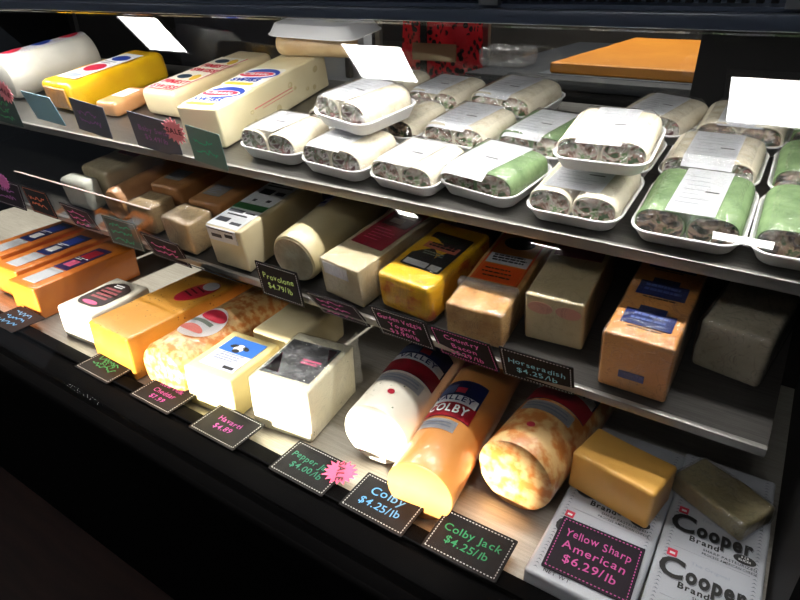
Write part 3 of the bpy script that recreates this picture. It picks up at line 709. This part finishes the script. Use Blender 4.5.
film_over(t, .106, .066, .031, seed=8)
# ---- lower shelf
t, c = loaf('white_chunk', 'small white cheese chunk in front of the pale red labelled loaf, lower shelf left', MID, -1.392, .040, 0, .098, .045, .074, mat('chalk_white_cheese', srgb(220, 222, 210), .4, coat=.6, bump=.5), .012)
t, c = loaf('pale_loaf', 'long pale wrapped loaf with dark red label behind the small white chunk', MID, -1.368, .090, -3, .115, .25, .086, mat('pale_wrapped_loaf', srgb(204, 190, 156), .38, coat=.8, col2=srgb(186, 170, 134), scale=14, bump=.6), .012); lb = top_label(t, -.03, .045, .09, .18, .0862, CRIM); link('lettering', lines_bm(-.02, .03, .11, .15, 2, .0871, .008, 2, (.8, 1)), mat('dull_pink_ink', srgb(170, 90, 90), .6), lb)
t = thing('smoked_roll', 'rounded brown smoked loaf in shiny film between the white chunk and the tan chunks', 'cheese', mat_at(MID, -1.252, .045, -1, .001)); link('cheese', roll_bm(.040, .28, .018, .003, 3, .2), BROWNC, t)
for i, (u, v, w_, h_, l1, a, b) in enumerate(((-1.140, .034, .082, .062, .068, 'left of the two tan film wrapped chunks in front of brown loaves', 'long brown loaf with a dark red label behind the left tan chunk'), (-.988, .012, .086, .072, .066, 'right of the two tan film wrapped chunks, beside the black and white printed loaf', 'long brown loaf with a plain wrapper behind the right tan chunk'))):
    loaf('wrapped_chunk', a, MID, u, v, -3, w_, l1, h_, TANC, .007, .003, group='tan film wrapped chunks on the lower shelf', seed=i + 3); film_over(COL.objects[-1].parent, w_, l1, h_, seed=i)
    t, c = loaf('brown_loaf', b, MID, u, v + .078, 2, .098, .22, .072, BROWNC, .008, .002, group='brown loaves on the lower shelf', seed=i + 8)
    lb = top_label(t, -.03, .02, .03, .075, .0735, mat('grey_price_label', srgb(140, 138, 134), .5)); link('print', lines_bm(-.025, .015, .035, .07, 5, .0745, .003, i), INKG, lb)
    if i == 0: top_label(t, -.03, .03, .1, .16, .0735, CRIM, name='red_label')
# printed provolone loaf
t, c = loaf('provolone_loaf', 'pale loaf in a white film printed with black blocks and a green band', MID, -.842, .012, 1, .092, .235, .087, WHITEM, .005)
lb = top_label(t, -.042, .036, .004, .20, .0874, mat('printed_white_film', srgb(206, 208, 212), .35, coat=.5, bump=.5))
link('front_fold', patch(-.040, .034, -.0016, .0005, .058, .028), mat('printed_white_film', (1, 1, 1)), lb, False)
link('green_band', patch(-.042, .036, .072, .092, .0883, .0005), GREENL, lb, False)
bm = bmesh.new()
for q in ((-.036, -.006, .02, .034), (.004, .03, .016, .024), (-.03, .02, .046, .050), (-.038, .0, .056, .066), (.006, .03, .058, .062), (-.02, -.012, .104, .112), (.012, .022, .108, .116), (-.03, .0, .134, .154), (.008, .030, .138, .150), (-.034, .03, .166, .170), (-.034, -.002, .176, .194), (.004, .032, .18, .192)): box(bm, q[0], q[1], q[2], q[3], .0882, .0887)
for q in ((-.03, -.004, .066, .073), (.006, .026, .070, .077), (-.034, .03, .082, .0835)): box(bm, q[0], q[1], -.0022, -.0015, q[2], q[3])
link('black_print', bm, mat('faded_black_ink', srgb(50, 52, 60), .5), lb, False)
# round log
t = thing('provolone_log', 'thick round pale cheese log in clear film with a small violet printed tag', 'cheese', mat_at(MID, -.692, .030, 3, .001))
link('cheese', roll_bm(.0475, .27, .008, .001, 6), mat('pale_log_cheese', srgb(216, 204, 164), .36, coat=.7, col2=srgb(206, 190, 146), scale=12, bump=.5, bscale=30), t)
link('cut_face_film', shift(disc(0, 0, .042, .042, 0, .0008), 0, 0, 0), mat('crinkled_film_face', srgb(190, 184, 160), .25, coat=1, col2=srgb(150, 142, 118), scale=25, bump=1.2, bscale=40), t)
o = t.children[-1]; o.data.transform(Matrix.Translation((0, -.0003, .0475)) @ Matrix.Rotation(PI / 2, 4, 'X'))
lb = link('tag', curved_patch(.0475, .0475, -32, -4, .11, .175, .0008), LILAC, t); link('print', curved_patch(.0475, .0475, -28, -8, .12, .13, .0019), BLUEI, lb); link('print', curved_patch(.0475, .0475, -28, -10, .14, .152, .0019), BLUEI, lb)
# red label block
t, c = loaf('red_label_loaf', 'cream cheese loaf with a long crimson label on top', MID, -.581, .021, -7, .090, .27, .072, WHITEM, .003)
lb = top_label(t, -.034, .036, .068, .215, .0724, CRIM); link('picture', patch(-.026, .030, .140, .195, .0733, .0005), mat('dark_picture_ink', srgb(96, 52, 44), .4), lb, False)
for q in ((-.016, .010, .150, .165), (-.004, .024, .172, .188)): link('slice_picture', shift(patch(q[0], q[1], q[2], q[3], .0739, .0004)), mat('pale_slice_ink', srgb(200, 180, 160), .5), lb, False)
link('lettering', lines_bm(-.026, .028, .085, .13, 5, .0733, .0018, 4, (.6, 1)), PINKI, lb); film_over(t, .090, .27, .072, CRKF)
link('white_sticker', patch(-.036, .020, -.001, .0004, .046, .022), mat('white_sticker_film', srgb(214, 214, 214), .4, coat=.6), t, False)
# garden vegetable
t, c = loaf('vegetable_cheese', 'bright yellow wrapped cheese with a black label on top', MID, -.462, .028, -5, .104, .185, .068, VEG, .012, .002)
lb = top_label(t, -.036, .040, .042, .150, .0688, BLKL, .004); link('pink_band', patch(-.030, .034, .100, .118, .0697, .0005), mat('salmon_band', srgb(200, 110, 92), .5), lb, False); link('white_panel', patch(-.032, .012, .046, .060, .0697, .0005), WHI, lb, False); link('white_panel', patch(.016, .036, .046, .060, .0697, .0005), WHI, lb, False)
link('lettering', lines_bm(-.022, .028, .080, .092, 2, .0697, .003, 4, (.8, 1)), mat('grey_green_ink2', srgb(120, 136, 124), .5), lb); link('lettering', lines_bm(-.026, .030, .103, .116, 2, .0703, .005, 2, (.9, 1)), BRNL, lb); link('emblem', disc(.0, .134, .022, .009, .0697), mat('dark_green_ink', srgb(40, 66, 54), .5), lb)
film_over(t, .104, .185, .069, CRKF)
link('yellow_top', loaf_bm(.102, .183, .016, .0075, .001, 2), YELLOWC, t); t.children[-1].location = (0, .001, .0532)
# country bacon
t, c = loaf('bacon_cheese', 'tan bacon cheese loaf with an orange and red label, cut face in clear film', MID, -.333, .019, 3, .090, .262, .062, BACONC, .005, .002)
lb = top_label(t, -.036, .038, .070, .235, .0624, mat('amber_label', srgb(196, 120, 40), .4, coat=.5)); link('red_panel', patch(-.033, .035, .074, .118, .0633, .0005), ORL, lb, False); link('silver_panel', patch(-.033, .035, .122, .150, .0633, .0005), SILV, lb, False)
link('border', patch(-.037, -.034, .072, .233, .0633, .0004), ORL, lb, False); link('border', patch(.036, .039, .072, .233, .0633, .0004), ORL, lb, False)
link('emblem', disc(.0, .188, .026, .018, .0633), BLKL, lb); link('lettering', lines_bm(-.028, .030, .126, .147, 3, .0639, .004, 3, (.8, 1)), INK, lb); link('lettering', lines_bm(-.028, .030, .080, .11, 3, .0639, .003, 7, (.7, 1)), BRNL, lb)
film_over(t, .09, .07, .062)
bm = loaf_bm(.096, .016, .012, .004); bm.transform(Matrix.Translation((-.002, .050, .058))); link('film_collar', bm, thin_clear('loose_film2', rough=.15, f0=.1, bump=1, bscale=60, veil=.18), t)
# horseradish
t, c = loaf('horseradish_cheese', 'plain cream block with faint pink print, left of the blue labelled loaf', MID, -.229, .066, 4, .085, .19, .081, mat('film_wrapped_cream', srgb(206, 190, 152), .38, coat=.6, col2=srgb(192, 174, 134), scale=12, bump=.4, bscale=30), .004)
lb = top_label(t, -.036, .036, .11, .16, .0814, mat('dull_crimson_print', srgb(130, 64, 76), .4, coat=.4)); 
for s in (-1, 1):
    bm = disc(0, 0, .018, .010, 0, .0008); bm.transform(Matrix.Translation((s * .02, -.0004, .062)) @ Matrix.Rotation(PI / 2, 4, 'X')); link('pink_print', bm, mat('faint_pink_print', srgb(206, 150, 132), .5), t)
film_over(t, .085, .19, .081, CRKF)
# blue labels
t, c = loaf('blue_label_loaf', 'tan orange loaf with three blue scroll labels along its top, front end in shiny film', MID, -.104, .018, 0, .086, .22, .091, mat('tan_orange_cheese', srgb(214, 150, 84), .36, coat=.7, col2=srgb(204, 138, 72), scale=10, bump=.4, bscale=35), .004)
for k in range(3):
    y = .028 + .068 * k; lb = link('label', patch(-.031, .031, y, y + .032, .0915, .0007), NAVY, t, False)
    bm = patch(-.017, .017, y + .030, y + .043, .0915, .0007); link('label_crown', bm, NAVY, lb, False)
    link('lettering', lines_bm(-.024, .024, y + .006, y + .026, 2, .0923, .005, k + 2, (.85, 1)), mat('pale_blue_ink', srgb(74, 90, 146), .5), lb)
    link('lettering', lines_bm(-.024, .024, y - .008, y - .002, 1, .0915, .002, k + 5, (.8, 1)), BRNL, t)
film_over(t, .086, .22, .091)
link('front_print', patch(-.018, .014, -.001, .0004, .024, .012), mat('faded_navy_ink', srgb(70, 76, 120), .5), t, False)
# grey wrapped
t, c = loaf('wrapped_loaf', 'greyish loaf in crinkled shiny film at the right end of the lower shelf', MID, -.008, .100, -9, .084, .17, .079, GREYC, .007, .003, seed=9); film_over(t, .084, .17, .079, seed=6)

# ---- upper shelf cheeses
t = thing('mozzarella_log', 'thick white cheese log with red and blue printed badges at the upper left', 'cheese', mat_at(TOP, -1.835, .100, -8, .001)); link('cheese', roll_bm(.058, .26, .02, .002, 2), mat('white_log_film', srgb(222, 220, 212), .36, coat=.6, col2=srgb(208, 206, 196), scale=14, bump=.5, bscale=30), t)
lb = link('label', curved_patch(.058, .058, -24, 26, .012, .25, .0008), WHI, t)
for k, (y, m_) in enumerate(((.03, REDI), (.11, BLUEI), (.19, REDI))): link('badge', oval_curved(.058, .058, 2, y + .02, 17, .027, .002), m_, lb)
t, c = loaf('yellow_loaf', 'long bright yellow wrapped loaf with white, red and blue label, upper left', TOP, -1.565, .088, -3, .132, .285, .072, YELLOWC, .016, .003)
lb = top_label(t, -.036, .05, .035, .235, .0735, WHITEP)
for q, m_ in (((-.026, .04, .09, .145), REDI), ((-.026, .04, .175, .215), BLUEI), ((-.026, .04, .045, .07), mat('pale_blue_print', srgb(150, 160, 214), .5))): link('badge', shift(disc(0, 0, (q[1] - q[0]) / 2, (q[3] - q[2]) / 2, .0744), (q[0] + q[1]) / 2, (q[2] + q[3]) / 2), m_, lb)
link('lettering', shift(lines_bm(-.028, .042, .148, .17, 2, .0744, .004, 3), 0), INKG, lb)
bm = loaf_bm(.1, .012, .05, .004); bm.transform(Matrix.Translation((0, -.0035, .01))); link('cut_face', bm, mat('orange_film_face', srgb(214, 150, 60), .35, coat=.8, col2=srgb(160, 120, 90), scale=25, bump=.9, bscale=40), t)
t, c = loaf('tan_slices', 'small tan cheese chunk with a white tag between the yellow loaf and the cream loaf', TOP, -1.392, .100, 2, .070, .11, .036, mat('tan_slice_cheese', srgb(214, 160, 110), .4, coat=.6, col2=srgb(200, 140, 90), scale=30, bump=.5), .010, .002); top_label(t, -.02, .025, .04, .09, .0362, LABELW)
t, c = loaf('cream_loaf', 'cream loaf with red lined label and red lettering left of the holey white loaf', TOP, -1.240, .142, -1, .118, .32, .060, mat('cream_loaf_cheese', srgb(236, 218, 178), .4, coat=.4, col2=srgb(230, 208, 164), scale=10), .014)
lb = top_label(t, -.050, .046, .012, .25, .0604, mat('cream_label', srgb(240, 232, 214), .5)); link('red_border', patch(.043, .046, .012, .25, .0613, .0005), REDI, lb, False); link('red_border', patch(-.05, .046, .012, .015, .0613, .0005), REDI, lb, False)
for y in (.045, .165):
    link('lettering', shift(text_bm(['FINEST', 'SWISS'], .029, .085, .05), 0, y, .0612), REDI, lb, False); link('fruit_picture', disc(.022, y + .055, .012, .020, .0613, rot=.3), GOLD, lb); link('emblem', disc(-.016, y + .055, .022, .014, .0613), mat('dark_teal_ink', srgb(40, 60, 80), .5), lb)
HOLES = mat('swiss_cheese', srgb(234, 224, 188), .45, coat=.25, col2=srgb(226, 212, 170), scale=12, bump=.15)
t, c = loaf('swiss_loaf', 'big white holey cheese loaf with two blue and red labels beside the wraps', TOP, -.990, .050, 6, .104, .38, .078, HOLES, .005)
rnd = random.Random(4); bm = bmesh.new()
for k in range(11):
    y, z, q = .02 + .34 * rnd.random(), .012 + .05 * rnd.random(), rnd.uniform(.004, .008)
    R = [[(.0525 - d, y + q * s * math.cos(2 * PI * i / 16), z + q * s * .8 * math.sin(2 * PI * i / 16)) for i in range(16)] for s, d in ((1.15, .0003), (1.0, -.0004), (.8, .0), (.5, .0002), (.1, .0003))]
    rings(bm, R, False, True)
link('eye_holes', fix(bm), mat('swiss_hole', srgb(208, 192, 146), .6), t)
for y in (.008, .128):
    lb = link('label', patch(-.050, .048, y, y + .115, .0784, .0006, .012), mat('swiss_label', srgb(238, 234, 222), .5), t, False)
    link('blue_panel', shift(disc(0, 0, .046, .032, .0791), .002, y + .078), BLUEI, lb); link('white_swash', shift(disc(0, 0, .046, .018, .0797, rot=.12), -.003, y + .070), WHI, lb); link('red_swash', shift(disc(0, 0, .042, .014, .0803, rot=.12), -.003, y + .070), REDI, lb)
    link('lettering', shift(text_bm(['Classic'], .021, .07, .03), -.003, y + .070, .0811), WHI, lb, False); link('lettering', shift(text_bm(['SWISS'], .025, .076, .06), -.006, y + .036, .0791), BLUEI, lb, False); link('gold_strip', patch(-.044, .030, y + .006, y + .020, .0791, .0005, .006), GOLD, lb, False)
bm = bmesh.new(); 
for k in range(26):
    y = .105 + k * .0052; box(bm, .0521, .0527, y, y + .0036, .040 + .0002 * (k % 3), .0425); 
    if k > 4: box(bm, .0521, .0527, y, y + .003, .034, .0355)
link('red_print', bm, mat('faded_red_ink', srgb(220, 120, 120), .6), t, False)
t = thing('wrapped_log', 'cream film wrapped cheese log lying crosswise behind the holey white loaf', 'cheese', mat_at(TOP, -1.02, .400, 20, .060)); link('cheese', roll_bm(.026, .20, .010, .002, 8), TANC, t); t.matrix_world = mat_at(TOP, -1.075, .445, -72, .034)
t.matrix_world = mat_at(TOP, -1.06, .385, -86, .0805)
t = thing('foam_tray', 'upturned empty white foam tray lying on the cream log under the canopy', 'tray', mat_at(TOP, -.925, .320, -3, .163)); 
bm = tray_bm(); bm.transform(Matrix.Diagonal((1.75, .8, 1.0, 1))); bm.transform(Matrix.Rotation(PI, 4, 'Y')); link('tray', bm, FOAM, t)
# ================================================================= behind the case
t = thing('back_counter', 'dark grey work counter behind the rear glass', 'counter', Matrix.Translation((-.9, 1.40, 0)))
link('worktop', bx(.16, 1.3, 0, .85, H(-.235), H(-.212), .004), mat('dark_worktop', srgb(34, 37, 42), .5), t); link('cabinet', bx(.17, 1.28, .03, .83, .0, H(-.236)), BLACKM, t)
t = thing('cheddar_slab', 'large flat orange cheddar slab lying on the counter behind the case', 'cheese', Matrix.Translation((-.30, 1.475, H(-.2105))) @ Matrix.Rotation(math.radians(-1), 4, 'Z')); link('cheese', loaf_bm(.50, .72, .024, .005, .0008), mat('deep_orange_cheddar', srgb(224, 146, 46), .5, col2=srgb(214, 134, 40), scale=8), t)
link('board', bx(-.27, .27, -.02, .74, -.0012, .0), mat('grey_board', srgb(80, 84, 90), .5), t)
t = thing('film_pack', 'empty crinkled clear plastic pack on the counter beside the red apron', 'plastic pack', Matrix.Translation((-.70, 1.52, H(-.2115)))); link('pack', loaf_bm(.13, .10, .045, .014, .006, 3), thin_clear('crinkled_pack', rough=.12, f0=.2, bump=1.2, bscale=40, veil=.12), t)
t = thing('floral_apron', 'red cloth apron printed with black flowers hanging behind the rear glass', 'apron', Matrix.Translation((-.90, 1.56, H(-.45))))
bm = bmesh.new(); g = []
for j in range(13):
    row = []
    for i in range(17):
        a, b = i / 16, j / 12; x = (a - .5) * (.30 - .05 * b); row.append(bm.verts.new((x, .012 * math.sin(a * 16 + b * 2), b * .46)))
    g.append(row)
for j in range(12):
    for i in range(16): bm.faces.new((g[j][i], g[j][i + 1], g[j + 1][i + 1], g[j + 1][i]))
bmesh.ops.solidify(bm, geom=bm.faces[:], thickness=.003)
APR = speckled('red_floral_cloth', srgb(200, 40, 58), srgb(22, 18, 22), 62, .46, 0, .8, base2=srgb(200, 40, 58), cover=.40); link('cloth', fix(bm), APR, t)
link('pocket', bx(-.08, .06, -.022, -.016, .24, .285, .002), mat('tan_patch', srgb(150, 110, 80), .8), t); link('strap', bx(-.055, -.035, -.02, -.014, .12, .46), mat('black_strap', srgb(24, 24, 26), .8), t); link('neck_loop', bx(-.06, .06, -.004, .004, .46, .52, .003), mat('black_strap', (0, 0, 0)), t)
t = thing('apron_rail', 'steel rail above the counter that the red apron hangs from', 'rail', Matrix.Translation((-.9, 1.56, 0))); link('bar', bx(-.24, .14, .008, .02, H(.06), H(.075), .004), STEEL, t)
for s in (-.23, .125): link('post', bx(s - .008, s + .008, .021, .037, 0, H(.08)), STEEL, t)
for i, (x0, x1, g_) in enumerate(((-2.6, -1.66, 'grey refrigerator door behind the far left of the case'), (-1.63, -1.27, 'pale grey locker door behind the cream loaf'))):
    t = thing('cabinet_door', g_, 'cabinet', Matrix.Translation((x0, 2.0 - i * .3, 0))); link('door', bx(0, x1 - x0, 0, .05, .3, 1.7, .006), mat('grey_door_paint_%d' % i, srgb(58, 56, 60) if i == 0 else srgb(180, 182, 186), .5), t); link('handle', bx(x1 - x0 - .06, x1 - x0 - .04, -.03, -.008, .95, 1.2, .004), STEEL, t); link('carcass', bx(.01, x1 - x0 - .01, .052, .4, 0, 1.72), BLACKM, t)

# ================================================================= PRICE CARDS
CW, CH2 = .104, .071
def price_card(m, label, cm, col, lines, bold=.012, size=.018, scrawl=None, dash=True, w=CW, h=CH2, edge=None, group=None):
    PAL = CHB if group in ('chalk price cards on the lower shelf rail', 'chalk price cards on the upper shelf rail') else CH
    """card face up in its own xy; m puts it in the case"""
    t = thing('price_card', label, 'price card', m, group)
    link('card', patch(-w / 2, w / 2, -h / 2, h / 2, 0, .0012, .002), cm, t, False)
    if dash:
        bm = bmesh.new(); a, b = w / 2 - .004, h / 2 - .004; s = .0045
        n = int(2 * a / s)
        for k in range(n):
            x = -a + 2 * a * k / n
            for y in (-b, b): box(bm, x, x + s * .5, y - .0006, y + .0006, .0012, .0016)
        n = int(2 * b / s)
        for k in range(n):
            y = -b + 2 * b * k / n
            for x in (-a, a): box(bm, x - .0006, x + .0006, y, y + s * .5, .0012, .0016)
        link('dotted_border', bm, PAL[edge] if edge else PAL['white'], t, False)
    if lines: link('lettering', text_bm(lines, size * .86, w * .80, bold * .55, 1.0, t=.0016), PAL[col], t, False)
    if scrawl:
        bm = bmesh.new(); rnd = random.Random(scrawl); n = 2 + scrawl % 2
        for r in range(n):
            x = -w * .34; y0 = (n - 1) / 2 * .018 - r * .018; pts = []
            while x < w * rnd.uniform(.22, .36):
                pts.append((x, y0 + rnd.uniform(-.006, .006))); x += rnd.uniform(.0025, .006)
            for p, q in zip(pts, pts[1:]):
                d = Vector((q[0] - p[0], q[1] - p[1], 0)); nn = Vector((-d.y, d.x, 0)).normalized() * .0012
                vs = [Vector((p[0], p[1], .0016)) + nn, Vector((p[0], p[1], .0016)) - nn, Vector((q[0], q[1], .0016)) - nn, Vector((q[0], q[1], .0016)) + nn]
                bm.faces.new([bm.verts.new(v) for v in vs])
        link('handwriting', bm, PAL[col], t, False)
    return t
def burst(m, label, word=True, r=.022, rot=0, sm=None):
    t = thing('sale_star', label, 'sale sticker', m, 'pink starburst sale stickers')
    P = []; rnd = random.Random(3)
    for k in range(32):
        a = 2 * PI * k / 32; q = r * (1.0 + rnd.uniform(-.05, .12) if k % 2 == 0 else .72); P.append((q * math.cos(a), q * math.sin(a) * .92))
    bm = bmesh.new(); rings(bm, [[(x, y, 0) for x, y in P], [(x, y, .0009) for x, y in P]]); link('paper', fix(bm), sm or STARM, t, False)
    if word:
        bm = text_bm(['SALE'], .0155, r * 1.5, .03, t=.0013); bm.transform(Matrix.Rotation(rot, 4, 'Z')); link('lettering', bm, mat('dark_red_lettering', srgb(70, 14, 30), .6), t, False)
    return t
def flat(x, y, yaw=0, z=-.6425): return Matrix.Translation((x, y, H(z))) @ Matrix.Rotation(math.radians(yaw), 4, 'Z')
GC = 'chalk price cards on the front rail'
price_card(flat(-1.316, .473), 'black price card with blue writing at the left end of the front rail', CARD, 'blue', None, scrawl=5, dash=False, group=GC)
price_card(flat(-.986, .474), 'black price card with green writing on the front rail below the yellow herb cheese', CARD, 'green', [('$5.79', 1.0)], scrawl=8, size=.017, group=GC)
price_card(flat(-.821, .477), 'Raw Milk Cheddar price card in magenta writing on the front rail', CARD, 'magenta', ['Raw Milk', 'Cheddar', '$7.99'], size=.0165, group=GC)
price_card(flat(-.663, .476), 'Havarti price card in magenta writing on the front rail', CARD, 'magenta', ['Havarti', '$4.89'], size=.0175, group=GC)
price_card(flat(-.487, .479), 'Pepper Jack price card in green writing under a pink sale star', CARD, 'teal', ['Pepper Jack', '$4.00/lb'], size=.0185, group=GC)
burst(flat(-.441, .494, 0, -.6405), 'pink sale star on the Pepper Jack price card', rot=math.radians(-62), r=.026)
price_card(flat(-.355, .482, 0), 'Colby price card in blue writing on the front rail', CARD, 'blue', [('Colby', 1.15), '$4.25/lb'], size=.021, group=GC)
price_card(flat(-.224, .486, 1), 'Colby Jack price card in green writing on the front rail', CARD, 'green', ['Colby Jack', '$4.25/lb'], size=.0195, group=GC)
price_card(Matrix.Translation((-.083, .543, H(-.6325))) @ Matrix.Rotation(math.radians(2), 4, 'Z'), 'Yellow Sharp American price card in pink writing lying on the left carton', CARDP, 'pink', ['Yellow Sharp', 'American', '$6.29/lb'], size=.0205, edge='pink', w=.104, h=.088)
def hung(f, u, n, lean, roll, yaw):
    le, ro, ya = (math.radians(q) for q in (lean, roll, yaw))
    return f.m @ Matrix.Translation((u, -.0065, n)) @ Matrix.Rotation(ya, 4, 'Z') @ Matrix.Rotation(PI / 2 + le, 4, 'X') @ Matrix.Rotation(ro, 4, 'Z')
GM = 'chalk price cards on the lower shelf rail'
price_card(hung(MID, -1.622, .024, -6, -7, 8), 'dark price card with violet writing at the far left of the lower shelf rail', CARDP, 'violet', None, scrawl=4, group=GM)
burst(hung(MID, -1.612, .060, -6, -40, 8) @ Matrix.Translation((0, 0, .002)), 'violet tinted star sticker at the left edge on the lower shelf rail', False, .024, sm=mat('violet_pink_paper', srgb(214, 120, 200), .6))
price_card(hung(MID, -1.475, .028, 0, -1, 1), 'black price card with orange writing on the lower shelf rail', CARD, 'orange', None, scrawl=6, group=GM, edge='orange')
price_card(hung(MID, -1.308, .019, 11, -3, 1), 'dark price card with pink writing below the white chunk', CARDP, 'pink', None, scrawl=9, group=GM)
price_card(hung(MID, -1.154, .016, 0, -2, 4), 'grey green price card with teal writing below the left tan chunk', CARDE, 'teal', None, scrawl=7, group=GM)
price_card(hung(MID, -1.016, .009, 14, -6, 3), 'dark plum price card with pink writing below the right tan chunk', CARDP, 'pink', None, scrawl=10, group=GM)
price_card(hung(MID, -.875, -.010, 44, -4, -1), 'black price card tipped forward with pale green writing below the printed loaf', CARD, 'lime', None, scrawl=11, group=GM)
price_card(hung(MID, -.701, .018, -3, 2, -2), 'Provolone price card in lime writing on the lower shelf rail', CARD, 'lime', ['Provolone', '$4.79/lb'], size=.019, group=GM)
price_card(hung(MID, -.573, .004, 24, 2, 0), 'dark price card with pink writing below the red labelled loaf', CARDP, 'pink', None, scrawl=13, group=GM)
price_card(hung(MID, -.444, .010, 14, 2, -1), 'Garden Veggie Yogurt price card in pink writing on the lower shelf rail', CARD, 'pink', ['Garden Veggie', 'Yogurt', '$3.90/lb'], size=.0175, group=GM)
price_card(hung(MID, -.335, .009, 16, 4, -3), 'Country Bacon price card in pink writing on the lower shelf rail', CARD, 'pink', ['Country', 'Bacon', '$5.29/lb'], size=.0185, edge='pink', group=GM)
price_card(hung(MID, -.223, .012, 15, 0, 2), 'Horseradish price card in pale blue writing on the lower shelf rail', CARD, 'cyan', ['Horseradish', '$4.25/lb'], size=.019, edge='white', group=GM)
GT = 'chalk price cards on the upper shelf rail'
price_card(hung(TOP, -1.652, .030, 0, -7, 6), 'dark green price card with green writing at the left edge of the upper shelf', CARDE, 'green', None, scrawl=3, group=GT, dash=False)
burst(hung(TOP, -1.600, .080, 0, -35, 6) @ Matrix.Translation((0, 0, .002)), 'pink sale star on the green card at the left edge of the upper shelf', r=.030, sm=mat('brightened_pink_paper', srgb(250, 150, 165), .6))  # lightened copy of the pink star paper, brightness put into its colour
price_card(hung(TOP, -1.455, .053, 10, -5, 2), 'blank pale blue price card in front of the yellow loaf', CARDB, 'blue', None, scrawl=None, group=GT, dash=False)
price_card(hung(TOP, -1.272, .049, 0, -8, 4), 'grey price card with faint violet writing in front of the small tan chunk', CARDG, 'violet', None, scrawl=12, group=GT, dash=False)
price_card(hung(TOP, -1.061, .039, 5, -9, 6), 'Baby Swiss price card in violet writing beside a pink sale star', CARDG, 'violet', ['Baby Swiss', '$5.49/lb'], size=.019, group=GT, dash=False, w=.118, h=.076)
burst(hung(TOP, -.992, .056, 5, -6, 4) @ Matrix.Translation((0, 0, .003)), 'pink sale star on the Baby Swiss price card', r=.029, sm=mat('brightened_pink_paper', srgb(250, 150, 165), .6))
price_card(hung(TOP, -.915, .032, 0, -3, -4), 'teal grey price card with green writing left of the wrap trays', CARDT, 'teal', None, scrawl=14, group=GT, dash=False, w=.098)
